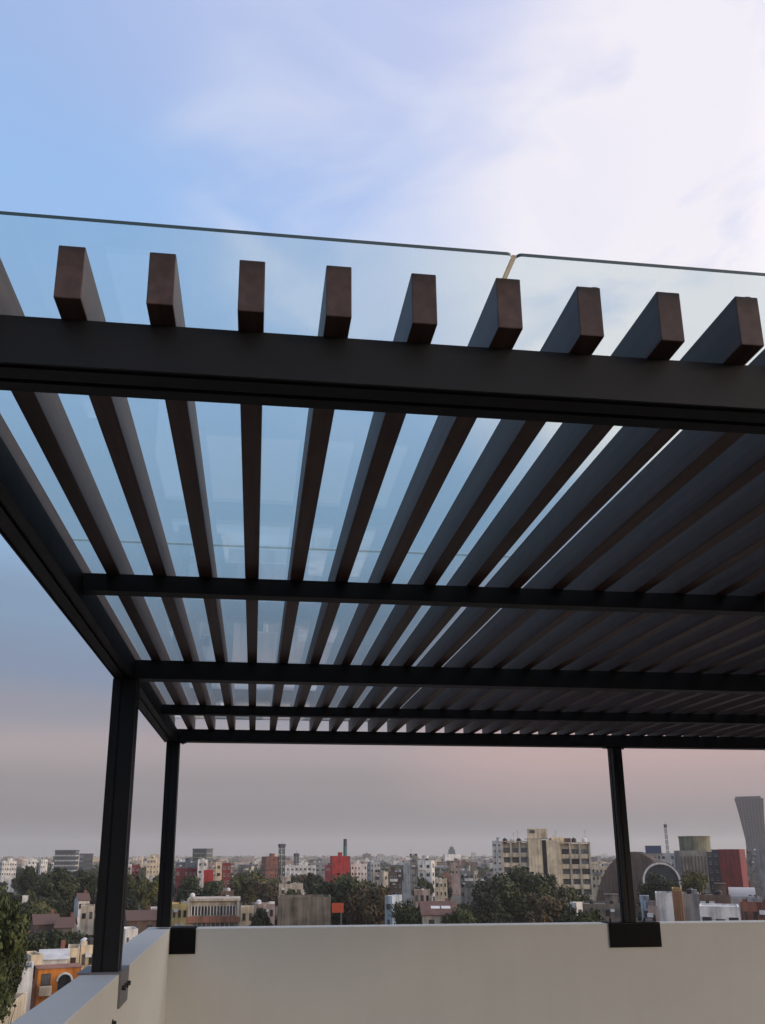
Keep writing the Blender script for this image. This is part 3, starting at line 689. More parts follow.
# ---- centre foreground
def clinic():
    D = 185; Z = lambda y: at(214, y, D).z-GZ
    p = at(214, 900, D); root = empty('school_building', (p.x, p.y, GZ), -atan2(p.x, p.y)-.03); tag(root, 'beige two-storey hall with a row of tall windows above a terracotta band', 'building')
    w = (at(189, 905, D)-at(240, 905, D)).length; hw = w/2
    bm = new(); bx(bm, -hw, hw, .6, 9, 0, Z(901)); obj('wall', bm, wm('beige'), root)
    bm = new(); bx(bm, -hw-.2, hw+.2, -.25, 9.2, Z(901)+.005, Z(900)+.3); obj('roof', bm, wm('beige'), root)
    bm = new(); bx(bm, -hw, -hw+.5, -.1, .59, Z(918), Z(901)); obj('pier', bm, wm('beige'), root)
    bm = new(); bx(bm, hw-.5, hw, -.1, .59, Z(918), Z(901)); obj('pier', bm, wm('beige'), root)
    n = 14
    for i in range(n):
        x = -hw+.7+(w-1.4)*(i+.5)/n
        inst('window', WIN_PLAIN(), root, (x, .55, Z(915)), 0, ((w-1.4)/n*.72, 1, Z(906.5)-Z(915)))
    for i in range(n+1):
        x = -hw+.7+(w-1.4)*i/n
        bm = new(); bx(bm, x-.07, x+.07, -.05, .5, Z(915.5), Z(905.5)); obj('fin', bm, wm('white'), root)
    bm = new(); bx(bm, -hw-.3, hw+.3, -.5, .595, Z(922.5), Z(916.5)); obj('terracotta_band', bm, wm('terracotta'), root)
    for i in range(9):
        x = -hw+1+(w-2)*(i+.5)/9
        inst('window', WIN_L(), root, (x, .55, Z(928.5)), 0, (.75, 1, 1.25))
    bm = new(); bmesh.ops.create_icosphere(bm, subdivisions=3, radius=.55); o = obj('roof_globe', bm, TANK_W, root, smooth=True); o.location = (-hw+.7, 1.5, Z(900)+.85)
    FOOT.append((p.x, p.y, hw)); LM.append(('the beige hall', 189, 240, 900, 928, D))
clinic()
building('house', 'brown chimney-like tower house behind the beige hall', 'house', 219, 234, 891, 260, 6, 0, 'brown', None, 2, 2, 1, 'D', phrase='the brown tower house', ybot=900)
building('house', 'low yellow wall house right of the thin left post', 'house', 172, 188, 904, 200, 7, 0, 'yellow', None, 1, 3, 0, 'D', phrase='the yellow low house', ybot=913)
building('house', 'cream garden wall house right of the beige hall', 'house', 241, 254, 907, 195, 6, 0, 'cream', None, 1, 2, 0, 'D', extras=False, phrase='the cream garden house', ybot=915)
building('house', 'pale roofed cottage left of the stone-clad block', 'house', 255, 275, 904, 210, 8, 0, 'pink', ROOF_W, 1, 3, 0, 'D', phrase='the pale cottage', ybot=917)
building('house', 'beige house with a stair tower above the stone-clad block', 'house', 279, 303, 884, 260, 8, 0, 'beige', None, 2, 3, 1, 'D', phrase='the stair-tower house', ybot=895)
building('stone_building', 'blank brown stone-clad block in front of the large round tree', B, 278, 331, 897, 175, 10, 0, 'stone', ROOF_G, 1, 0, 0, 'L', extras=False, phrase='the stone-clad block', ybot=927)
p = at(341, 903, 165); root = empty('billboard', (p.x, p.y, GZ), -atan2(p.x, p.y)); tag(root, 'small orange sign on a thin pole beside the stone-clad block', 'sign')
hh = p.z-GZ; bm = new(); bx(bm, -1.7, .5, -.1, .1, hh-1.7, hh); obj('panel', bm, mat('orange_panel', (.40, .06, .02), .5, .1, 1), root)
bm = new(); tube(bm, (0, .18, 0), (0, .18, hh-.1), .09, .08, 8); obj('pole', bm, ANT, root)
building('house', 'bluish white house with one dark window right of the large round tree', 'house', 385, 402, 896, 185, 7, -18, 'pale_blue', ROOF_W, 2, 1, 1, 'P', extras=False, phrase='the bluish white house', ybot=917)
building('house', 'pink two-storey house left of the red-roofed house', 'house', 414, 430, 890, 230, 7, 0, 'pink', ROOF_R, 2, 3, 1, 'D', phrase='the pink house', ybot=903)
def gable_house(label, x0, x1, yt, D, d, wallc, rot, phrase, roofm=TILE, skylights=0, rise=1.6, ybot=None, group=None):
    p = at((x0+x1)/2, yt, D); w = (at(x0, yt, D)-at(x1, yt, D)).length; h = p.z-GZ-rise
    az = atan2(p.x, p.y); c = Vector((p.x, p.y, 0))+Vector((sin(az), cos(az), 0))*d/2
    root = empty('house', (c.x, c.y, GZ), -az+rot); tag(root, label, 'house', group); FOOT.append((c.x, c.y, max(w, d)*.55))
    bm = new(); prism(bm, [(-d/2, 0), (-d/2, h), (0, h+rise-.15), (d/2, h), (d/2, 0)], -w/2, w/2, 'X'); obj('wall', bm, wm(wallc), root)
    bm = new(); prism(bm, [(-d/2-.4, h-.12), (0, h+rise), (d/2+.4, h-.12), (d/2+.4, h-.02), (0, h+rise+.14), (-d/2-.4, h-.02)], -w/2-.3, w/2+.3, 'X'); r = obj('roof', bm, roofm, root)
    for i in range(skylights):
        t = .5; bm = new(); bx(bm, -.9, .9, -.5, .5, 0, .08); o = obj('skylight', bm, TANK_W, r)
        o.location = (-w*.1+i*2.1, -d/4, h+rise/2+.12); o.rotation_euler[0] = atan2(rise, d/2)
    nw = max(2, int(w/3))
    for i in range(nw): inst('window', WIN_D(), root, (-w/2+w*(i+.5)/nw, -d/2, h-2.1), 0, (1.1, 1, 1.2))
    bm = new(); bx(bm, -.3, .3, -.3, .3, 0, 1.6); o = obj('chimney', bm, wm('brick'), r); o.location = (w*.3, d*.15, h+rise*.55)
    if phrase: LM.append((phrase, x0, x1, yt, ybot or yt+14, D))
    return root
gable_house('house with a dark red tiled roof and two white skylights, centre foreground', 420, 455, 903, 175, 9, 'beige', .1, 'the red-roofed house', ROOF_R, 2, 2.2, ybot=922)

# ---- left foreground below the parapet
def orange_house():
    D = 118; Z = lambda y: at(60, y, D).z-GZ
    p = at(60, 970, D); root = empty('house', (p.x, p.y, GZ), -atan2(p.x, p.y)+.12); tag(root, 'bright orange house with a round-topped window beyond the left parapet', 'house')
    w = (at(39, 975, D)-at(82, 975, D)).length; hw = w/2
    bm = new(); bx(bm, -hw, hw, 0, 4, 0, Z(968.5)); obj('wall', bm, wm('orange'), root)
    bm = new(); bx(bm, -hw*.9, -hw*.35, -.9, -.02, Z(994), Z(985)); obj('balcony', bm, wm('cream'), root)
    inst('window', WIN_D(), root, (-hw*.62, 0, Z(984)), 0, (1.1, 1, 1.3))
    bm = new(); bx(bm, -hw-.12, hw+.12, -.12, 4.1, Z(968.5)+.003, Z(967.7)); obj('roof', bm, wm('terracotta'), root)
    bm = new(); prism(bm, [(.75*cos(pi*i/14), .75*sin(pi*i/14)) for i in range(15)]+[(-.75, -1.2), (.75, -1.2)], -.12, -.005, 'Y'); o = obj('arched_window', bm, WGLASS, root); o.location = (hw*.25, 0, Z(981))
    bm = new(); prism(bm, arch_prof(.78, 1.0), -.22, -.006, 'Y'); q = obj('arch_hood', bm, wm('white'), o); q.location = (0, 0, 0)
    bm = new(); bx(bm, -hw-1.6, -hw-.02, .3, 5, 0, Z(984)); obj('lean_to', bm, wm('terracotta'), root)
    FOOT.append((p.x, p.y+3, 5)); LM.append(('the orange house', 32, 82, 969, 1005, D))
orange_house()
gable_house('low white house with a small triangular gable behind the orange house', 41, 68, 952, 135, 6, 'white', 0, 'the gabled white house', ROOF_W, 0, .9, ybot=968)
building('house', 'tall cream house left of the orange house', 'house', 26, 40, 955, 122, 5, 12, 'cream', None, 2, 1, 1, 'D', extras=False, phrase='the tall cream house', ybot=985)
building('house', 'white rendered house at the lower left beside the near tree', 'house', 20, 33, 968, 108, 6, 0, 'white', None, 1, 0, 0, 'D', extras=False, phrase='the lower left white house', ybot=1006)
building('house', 'cream block right of the small gabled white house', 'house', 68, 80, 948, 138, 6, 0, 'cream', None, 2, 1, 0, 'D', extras=False, phrase='the cream block', ybot=968)
building('house', 'pale yellow house with roof tank against the thick post', 'house', 81, 95, 945, 140, 7, 0, 'cream', ROOF_W, 2, 2, 0, 'D', phrase='the pale yellow house', ybot=970)
building('house', 'whitish box house among the trees left of the thick post', 'house', 81, 95, 906, 215, 7, 0, 'beige', None, 1, 2, 0, 'D', extras=False, phrase='the whitish box house', ybot=918)
gable_house('small red-roofed cottage in the trees left of the thick post', 77, 88, 894, 250, 6, 'white', .2, 'the small red cottage', TILE, ybot=903)
gable_house('wide brown-tiled house in the middle of the left trees', 33, 58, 916, 195, 9, 'brown', .1, 'the wide brown-tiled house', TILE, ybot=926)
gable_house('brown-tiled lean house right of the wide brown-tiled one', 58, 75, 919, 190, 8, 'stone', -.1, 'the lean brown-tiled house', TILE, ybot=926)
building('house', 'tiny white house high in the left trees', 'house', 23, 28, 896, 250, 4, 0, 'white', None, 2, 1, 0, 'D', extras=False, phrase='the tiny white house', ybot=905)
gable_house('brown roofed house seen between the two left posts', 126, 156, 912, 190, 9, 'brown', .1, 'the house between the posts', TILE, ybot=925)
building('house', 'small white box against the left side of the thin post', 'house', 148, 159, 908, 200, 5, 0, 'white', ROOF_W, 1, 1, 0, 'D', extras=False, phrase='the small white box', ybot=916)
building('house', 'white curved-front shed just over the left parapet', 'shed', 121, 138, 929, 150, 5, 8, 'white', ROOF_W, 1, 2, 0, 'D', extras=False, phrase='the white shed', ybot=940)

# ================================================================= TREES
def leafmat(name, c0, c1, c2):
    m, nt, b = nodes(name); N, Lk = nt.nodes, nt.links
    tc = N.new('ShaderNodeTexCoord'); nz = N.new('ShaderNodeTexNoise'); nz.inputs['Scale'].default_value = .55; nz.inputs['Detail'].default_value = 4
    oi = N.new('ShaderNodeObjectInfo'); mu = N.new('ShaderNodeMath'); mu.operation = 'MULTIPLY'; mu.inputs[1].default_value = 90
    ad = N.new('ShaderNodeVectorMath'); Lk.new(oi.outputs['Random'], mu.inputs[0]); Lk.new(tc.outputs['Object'], ad.inputs[0]); Lk.new(mu.outputs[0], ad.inputs[1])
    Lk.new(ad.outputs[0], nz.inputs['Vector'])
    cr = N.new('ShaderNodeValToRGB'); e = cr.color_ramp.elements
    e[0].position = .35; e[0].color = (*c0, 1); e[1].position = .68; e[1].color = (*c2, 1); k = e.new(.52); k.color = (*c1, 1)
    Lk.new(nz.outputs['Fac'], cr.inputs['Fac'])
    hs = N.new('ShaderNodeHueSaturation'); mr = N.new('ShaderNodeMapRange'); mr.inputs['To Min'].default_value = .7; mr.inputs['To Max'].default_value = 1.3
    Lk.new(oi.outputs['Random'], mr.inputs['Value']); Lk.new(mr.outputs[0], hs.inputs['Value']); Lk.new(cr.outputs[0], hs.inputs['Color'])
    Lk.new(hs.outputs[0], b.inputs['Base Color']); b.inputs['Roughness'].default_value = .6; b.inputs['Specular IOR Level'].default_value = .25
    return m
LEAF = {'dark': leafmat('dark_leaves', (.016, .022, .007), (.029, .036, .010), (.055, .062, .018)),
        'green': leafmat('green_leaves', (.022, .030, .008), (.042, .052, .012), (.080, .088, .022)),
        'olive': leafmat('olive_leaves', (.040, .044, .011), (.070, .070, .016), (.12, .11, .026)),
        'rusty': leafmat('rusty_leaves', (.04, .035, .016), (.075, .055, .022), (.12, .07, .03))}
BARK = mat('tree_bark', (.07, .055, .042), .9, .3, 4)
def tree_meshes(key, seed, H_=10, R=4.2, nleaf=4200, leaf=.33, tall=1., base=.28):
    r = random.Random(seed)
    tb = new(); tube(tb, (0, 0, 0), (r.uniform(-.2, .2), r.uniform(-.2, .2), H_*.42), .32, .2, 8)
    clumps = []
    nc = 26
    for i in range(nc):
        v = Vector((r.gauss(0, 1), r.gauss(0, 1), r.gauss(0, 1))).normalized()*(r.random()**.45)
        hz_ = H_*(1-base)*.40
        c = Vector((v.x*R*.74, v.y*R*.74, H_*(base+(1-base)*.52)+v.z*hz_*.86)); cr = r.uniform(.20, .36)*R
        clumps.append((c, cr))
        if i < 8: tube(tb, (0, 0, H_*r.uniform(.22, .42)), c, .12, .04, 5)
    clumps.append((Vector((0, 0, H_*.58)), R*.62)); clumps.append((Vector((0, 0, H_*.42)), R*.5))
    cb = new()
    for i in range(nleaf):
        c, cr = clumps[r.randrange(len(clumps))]
        v = Vector((r.gauss(0, 1), r.gauss(0, 1), r.gauss(0, 1))).normalized()
        q = c+Vector((v.x, v.y, v.z*.8))*cr*(r.random()**.38)*r.uniform(.85, 1.18)
        n = (v+Vector((r.gauss(0, .6), r.gauss(0, .6), r.gauss(0, .6)+.3))).normalized()
        s = leaf*r.uniform(.6, 1.3); e1 = n.orthogonal().normalized()*s; e1.rotate(Matrix.Rotation(r.uniform(0, 6.28), 3, n)); e2 = n.cross(e1)*r.uniform(.5, .9)
        vs = [cb.verts.new(q+k) for k in (-e1, -e2*.9, e1, e2*.9)]
        cb.faces.new(vs)
    tm = bpy.data.meshes.new('trunk'); tb.to_mesh(tm); tb.free(); tm.materials.append(BARK)
    cm = bpy.data.meshes.new('crown'); cb.to_mesh(cm); cb.free(); cm.materials.append(LEAF[key])
    return tm, cm
PROTO = {'dark': [tree_meshes('dark', 1), tree_meshes('dark', 2, 10, 4.8)], 'green': [tree_meshes('green', 3), tree_meshes('green', 4, 9, 4.6)],
         'olive': [tree_meshes('olive', 5, 9.5, 4.9), tree_meshes('olive', 6, 10, 4)], 'rusty': [tree_meshes('rusty', 7, 10, 4.6)],
         'slim': [tree_meshes('dark', 8, 11, 2.3, 2000, .3, .7, .1)], 'near': [tree_meshes('green', 9, 13, 5.2, 15000, .21, 1, .2)],
         'big': [tree_meshes('dark', 10, 12, 6.2, 9000, .30, 1, .2), tree_meshes('green', 12, 12, 6.2, 9000, .30, 1, .2)],
         'bigrusty': [tree_meshes('rusty', 13, 11, 6.6, 9000, .30, 1, .18)]}
PH = {'dark': 10.2, 'green': 10, 'olive': 10, 'rusty': 10, 'slim': 11.3, 'near': 13.5, 'big': 12.5, 'bigrusty': 11.5}
PR = {'dark': 4.6, 'green': 4.6, 'olive': 4.7, 'rusty': 4.8, 'slim': 2, 'near': 5.4, 'big': 6.3, 'bigrusty': 6.6}
for kk, lst in PROTO.items():     # true height and radius of each kind of crown
    PH[kk] = sum(max(v.co.z for v in c.vertices) for _, c in lst)/len(lst)
    PR[kk] = sum(sorted(max(abs(v.co.x), abs(v.co.y)) for v in c.vertices)[int(len(c.vertices)*.985)] for _, c in lst)/len(lst)
def put_tree(kind, x, y, h, wid, label, group, k=None):
    tm, cm = PROTO[kind][(k if k is not None else rnd.randrange(9)) % len(PROTO[kind])]
    root = empty('tree', (x, y, GZ), rnd.uniform(0, 6.28)); tag(root, label, 'tree', group)
    s = h/PH[kind]; sx = wid/(2*PR[kind])
    a = bpy.data.objects.new('trunk', tm); b = bpy.data.objects.new('crown', cm)
    sz = min(s, (1.9 if kind in ('near', 'slim') else 1.45)*sx)
    b.scale = (sx, sx, sz); b.location = (0, 0, h-sz*PH[kind])
    a.scale = (sx, sx, s*.97)
    for q in (a, b): COL.objects.link(q); q.parent = root
    FOOT.append((x, y, wid*.3)); return root
def tree_px(kind, xc, yt, D, wpx, label, k=None, group='trees among the houses'):
    p = at(xc, yt, D); wid = (at(xc-wpx/2, yt, D)-at(xc+wpx/2, yt, D)).length
    return put_tree(kind, p.x, p.y, max(3, p.z-GZ), wid, label, group, k)
T = [('near', -3, 884, 72, 66, 'nearest yellow-green tree filling the far left edge of the view'),
     ('near', 11, 926, 84, 36, 'yellow-green tree just beneath the nearest tree at the far left'),
     ('big', 350, 871, 215, 74, 'very large round dark tree behind the orange sign'),
     ('bigrusty', 372, 880, 205, 50, 'rusty-brown tree overlapping the right side of the very large round tree'),
     ('big', 408, 898, 180, 38, 'dense dark bush-like tree left of the red-roofed house'),
     ('big', 513, 864, 240, 66, 'largest dark tree standing before the left half of the cream tower'),
     ('big', 549, 872, 250, 42, 'dark tree before the two blank shafts of the cream tower'),
     ('green', 573, 884, 262, 34, 'green tree at the foot of the cream tower right wing'),
     ('olive', 590, 910, 165, 42, 'yellowish bushy tree just above the parapet left of the back post'),
     ('green', 655, 873, 262, 38, 'green tree standing in front of the round glazed arch'),
     ('green', 674, 877, 255, 28, 'small green tree at the right foot of the round glazed arch'),
     ('olive', 693, 868, 258, 28, 'olive tree in front of the drum-topped block'),
     ('dark', 191, 876, 270, 34, 'dark tree below the maroon flats right of the thin post'),
     ('dark', 213, 882, 262, 30, 'dark tree below the low bright red block'),
     ('slim', 309, 872, 300, 13, 'slim dark conifer above the stone-clad block'),
     ('dark', 292, 887, 240, 20, 'dark tree in front of the stair-tower house'),
     ('green', 422, 875, 300, 18, 'green tree against the left half of the white flats'),
     ('dark', 226, 905, 170, 0.1, None),
     ('olive', 250, 873, 330, 44, 'broad olive tree left of the reddish-brown office'),
     ('green', 134, 868, 300, 34, 'round green tree between the two left posts'),
     ('olive', 150, 880, 270, 30, 'olive tree touching the thin post on its left'),
     ('dark', 30, 866, 330, 22, 'dark tree under the small white skyline block'),
     ('dark', 60, 868, 300, 44, 'wide dark tree under the blue glass office'),
     ('dark', 85, 868, 310, 26, 'dark tree under the dark glass wing'),
     ('rusty', 268, 880, 300, 30, 'rusty tree under the reddish-brown office'),
     ('dark', 262, 908, 178, 26, 'dark shrubby tree right of the beige hall'),
     ('big', 480, 890, 200, 48, 'dark tree left of the largest dark tree in the centre'),
     ('big', 460, 905, 175, 36, 'dark tree just right of the red-roofed house'),
     ('rusty', 545, 892, 200, 40, 'rusty-tinged tree low before the cream tower'),
     ('dark', 568, 905, 185, 30, 'dark bushy tree directly below the white cabin')]
for kind, xc, yt, D, wpx, lab in T:
    if lab:
        tree_px(kind, xc, yt, D, wpx, lab); LM2.append((xc-wpx/2, xc+wpx/2, min(yt+26, 924), D))

for q in range(34):    # belt of tall trees hiding the feet of the far-left skyline
    xc = 1+q*3.35+rnd.uniform(-1, 1); yt = rnd.uniform(865.5, 873); D = 11000/(yt-854)
    n_ = 'far-left skyline block' if xc < 25 else ('two white skyline blocks' if xc < 52 else ('blue glass office' if xc < 84 else 'thick post'))
    tree_px(rnd.choice(['dark', 'dark', 'green']), xc, yt, D, rnd.uniform(9, 14)*FPX/D, f'dark treetop in the belt along the left skyline beside the {n_}', group='belt of treetops along the left skyline')
for q in range(46):    # second belt lower down
    xc = rnd.uniform(2, 100); yt = rnd.uniform(874, 907); D = 11000/(yt-854)
    if 890 < yt and xc > 74: continue
    tree_px(rnd.choice(['dark', 'dark', 'green', 'olive']), xc, yt, D, rnd.uniform(8, 12)*FPX/D, 'dark leafy tree in the dense wood-like cluster below the left skyline', group='dense tree cluster at the left')
for q in range(14):
    xc = rnd.uniform(4, 90); yt = rnd.uniform(927, 938); D = rnd.uniform(158, 182)
    tree_px(rnd.choice(['dark', 'dark', 'rusty']), xc, yt, D, rnd.uniform(5.5, 8.5)*FPX/D, 'dark low tree in the row behind the gabled white house', group='row of low trees behind the gabled house')
for q in range(30):
    xc = rnd.uniform(110, 480); yt = rnd.uniform(871, 880); D = rnd.uniform(300, 480)
    if any(x0-8 < xc < x1+8 and yt < b-2 and DL > D-10 for ph, x0, x1, a, b, DL in LM): continue
    tree_px(rnd.choice(['dark', 'olive', 'green', 'rusty']), xc, yt, D, rnd.uniform(14, 24), 'tree in the broken line of treetops below the central skyline', group='broken line of treetops at the centre')
# ---- infill: houses, then trees; each described by what it stands beside
def relation(xc, yt, D):
    best = None
    for ph, x0, x1, a, b, DL in LM:
        cx, cy = (x0+x1)/2, (a+b)/2
        d = abs(xc-cx)+1.2*abs(yt+4-cy)
        if best is None or d < best[0]: best = (d, ph, cx, x1-x0, DL, cy)
    _, ph, cx, wd, DL, cy = best
    if xc < cx-wd*.4: r = 'left of'
    elif xc > cx+wd*.4: r = 'right of'
    else: r = 'in front of' if D < DL else 'behind'
    if r in ('left of', 'right of') and abs(D-DL) > 60: r = ('nearer and ' if D < DL else 'farther off and ')+r
    return r+' '+ph
def clear(x, y, r):
    return all((x-a)**2+(y-b)**2 > (r+c)**2 for a, b, c in FOOT)
def blocks(xa, xb, yt, D):
    for ph, x0, x1, a, b, DL in LM:
        if DL > D and xb > x0 and xa < x1 and yt < b-3: return True
    for x0, x1, b, DL in LM2:
        if DL > D and xb > x0+3 and xa < x1-3 and yt < b: return True
    return False
# keep the chosen skyline free
nh = 0; tries = 0
while nh < 58 and tries < 6000:
    tries += 1
    D = rnd.choice([rnd.uniform(160, 420), rnd.uniform(350, 900), rnd.uniform(700, 1700)])
    xc = rnd.uniform(-5, 770); wpx = rnd.uniform(7, 15)*FPX/D
    if xc < 170 and rnd.random() < .6: continue
    h = rnd.choice([4, 6.5, 7, 9.5, 10, 12.5, 15, 17.5 if D > 600 else 8]) + rnd.uniform(-.5, .5)
    if D > 700: h += rnd.uniform(0, 6)
    g = at(xc, 900, D); yt = to_px((g.x, g.y, GZ+h))[1]
    yb = 1024-.9*xc if xc < 120 else 924
    if yt > min(yb, 1000)-2 or yt < 861: continue
    if blocks(xc-wpx/2, xc+wpx/2, yt, D): continue
    az = atan2(g.x, g.y); d = rnd.uniform(7, 11)
    wm_ = wpx*D/FPX
    if not clear(g.x+sin(az)*d/2, g.y+cos(az)*d/2, max(wm_, d)*.5): continue
    colr = rnd.choice(['white', 'white', 'beige', 'grey', 'cream', 'pale_grey', 'brown', 'beige', 'pink', 'concrete', 'stone', 'white', 'beige', 'terracotta'])
    word = {'pale_grey': 'light grey', 'concrete': 'bare concrete', 'brick': 'brick-red'}.get(colr, colr)
    fl = max(1, int(h/3.1)); kind = {1: 'one-storey', 2: 'two-storey', 3: 'three-storey', 4: 'four-storey'}.get(fl, 'mid-rise')
    rel = relation(xc, yt, D); lab = f'{word} {kind} house {rel}' if fl < 4 else f'{word} {kind} block {rel}'
    if lab in USED or len(lab.split()) > 16: continue
    if fl <= 2 and rnd.random() < .3:
        lab = lab.replace(' house', ' pitched-roof house')
        if len(lab.split()) > 16: continue
        gable_house(lab, xc-wpx/2, xc+wpx/2, yt, D, d, colr, rnd.uniform(-.5, .5), None, rnd.choice([TILE, ROOF_R, ROOF_G]), group='houses across the city')
    else:
        building('house' if fl < 4 else 'apartment_building', lab, 'house' if fl < 4 else B, xc-wpx/2, xc+wpx/2, yt, D, d, rnd.choice([-25, -12, 0, 10, 20]), colr,
                 rnd.choice([ROOF_G, ROOF_R, ROOF_W]), min(fl, 4), rnd.randint(2, 4), rnd.randint(1, 2), rnd.choice('LDWP'), group='houses across the city', extras=D < 900)
    nh += 1
nt_ = 0; tries = 0
KW = {'dark': 'dark green', 'green': 'mid-green', 'olive': 'olive', 'rusty': 'rusty-brown', 'slim': 'slim dark'}
while nt_ < 140 and tries < 12000:
    tries += 1
    D = rnd.choice([rnd.uniform(120, 300), rnd.uniform(200, 500), rnd.uniform(350, 1100)])
    xc = rnd.choice([rnd.uniform(-5, 110), rnd.uniform(-5, 770), rnd.uniform(110, 340), rnd.uniform(-5, 770)])
    h = rnd.uniform(6, 13.5); wid = rnd.uniform(8, 15)
    kind = rnd.choice(['dark', 'dark', 'green', 'green', 'olive', 'rusty', 'dark', 'slim'])
    if kind == 'slim': wid = rnd.uniform(2.5, 4)
    g = at(xc, 900, D); yt = to_px((g.x, g.y, GZ+h))[1]; wpx = wid*FPX/D
    yb = 1024-.9*xc if xc < 120 else 924
    if yt > min(yb, 1000)-2 or yt < 862: continue
    if blocks(xc-wpx/2, xc+wpx/2, yt+1, D): continue
    if not clear(g.x, g.y, wid*.33): continue
    lab = f"{rnd.choice(['round', 'bushy', 'spreading', 'ragged', 'full']) if kind != 'slim' else 'upright'} {KW[kind]} tree {relation(xc, yt, D)}"
    if lab in USED or len(lab.split()) > 16: continue
    put_tree(kind, g.x, g.y, h, wid, lab, 'trees among the houses'); nt_ += 1
print('INFILL', nh, nt_)

# ---- the roofs close below, hidden by the parapet but mirrored in the glass roof
r2 = random.Random(5)
grp = 'roofs mirrored in the glass'
for gx in range(-3, 5):
    for gy in range(0, 6):
        x = gx*15+r2.uniform(-2, 2)+4; y = 24+gy*17+r2.uniform(-2, 2)
        if not clear(x, y, 6): continue
        px, py = to_px((x, y, GZ+9))
        if px < 125 and py < 1010: continue
        if r2.random() < .25:
            put_tree(r2.choice(['dark', 'green', 'olive']), x, y, r2.uniform(6, 9), r2.uniform(6, 10), 'street tree below the terrace mirrored in the glass roof', 'street trees mirrored in the glass')
            continue
        w, d, h = r2.uniform(9, 13), r2.uniform(9, 14), r2.choice([6.2, 6.5, 9, 9.4, 12])
        c = r2.choice(['white', 'cream', 'beige', 'pale_grey', 'pink', 'terracotta', 'white'])
        root = empty('house', (x, y, GZ), r2.uniform(-.05, .05)); tag(root, 'flat-roofed house below the terrace mirrored in the glass roof', 'house', grp)
        FOOT.append((x, y, 8))
        bm = new(); bx(bm, -w/2, w/2, -d/2, d/2, 0, h)
        for a in ((-w/2, w/2, -d/2, -d/2+.2), (-w/2, w/2, d/2-.2, d/2), (-w/2, -w/2+.2, -d/2+.2, d/2-.2), (w/2-.2, w/2, -d/2+.2, d/2-.2)): bx(bm, *a, h, h+.8)
        obj('wall', bm, wm(c), root)
        bm = new(); bx(bm, -w/2+.21, w/2-.21, -d/2+.21, d/2-.21, h+.005, h+.06); obj('roof', bm, r2.choice([ROOF_G, ROOF_R, ROOF_W, ROOF_W]), root)
        bm = new(); bx(bm, -1.6, 1.6, -1.5, 1.5, 0, 2.3); bx(bm, -1.8, 1.8, -1.7, 1.7, 2.3, 2.45); o = obj('stair_head', bm, wm(c), root); o.location = (r2.uniform(-2, 2), r2.uniform(-2, 2), h+.065)
        tank(root, w*.3, -d*.3, h+.065, r2.choice(['black', 'white']))
        facade(root, w, d, h, int(h/3.1), 3, 0, WIN_L(), 1.5, 1.3, 1.0, 3.1)

# ================================================================= FAR CITY (beyond anything one could count)
r3 = random.Random(77)
bm = new(); FM = ['white', 'beige', 'grey', 'brown', 'pale_grey', 'cream', 'concrete', 'pink', 'dark_grey']
for i in range(5200):
    D = 900+5200*r3.random()**1.35; a = radians(r3.uniform(-34, 44)); x, y = D*sin(a), D*cos(a)
    w, d, h = r3.uniform(7, 22), r3.uniform(7, 20), r3.choice([4, 6, 7, 9, 10, 12, 14])+r3.uniform(0, 4)
    if r3.random() < .012: h += r3.uniform(5, 12)
    c0 = len(bm.verts); k = r3.randrange(len(FM)); bx(bm, x-w/2, x+w/2, y-d/2, y+d/2, GZ, GZ+h, k)
    if r3.random() < .4: bx(bm, x-1.5, x+1.5, y-1.5, y+1.5, GZ+h, GZ+h+2.4, k)
o = obj('distant_city', bm, [wm(k) for k in FM]); o['kind'] = 'stuff'
tm = bpy.data.meshes.new('t'); bm = new()
for i in range(4200):
    D = 700+3800*r3.random()**1.3; a = radians(r3.uniform(-34, 44)); x, y = D*sin(a), D*cos(a); R_ = r3.uniform(3.5, 6.5); z = GZ+r3.uniform(4, 9)
    for j in range(14):
        n = Vector((r3.gauss(0, 1), r3.gauss(0, 1), r3.gauss(0, .8))); q = Vector((x, y, z))+n.normalized()*R_*r3.random()**.4
        e1 = Vector((r3.gauss(0, 1), r3.gauss(0, 1), r3.gauss(0, 1))).normalized()*R_*.42; e2 = e1.orthogonal().normalized()*R_*.36
        bm.faces.new([bm.verts.new(q+v) for v in (-e1, -e2, e1, e2)])
o = obj('distant_trees', bm, LEAF['dark']); o['kind'] = 'stuff'

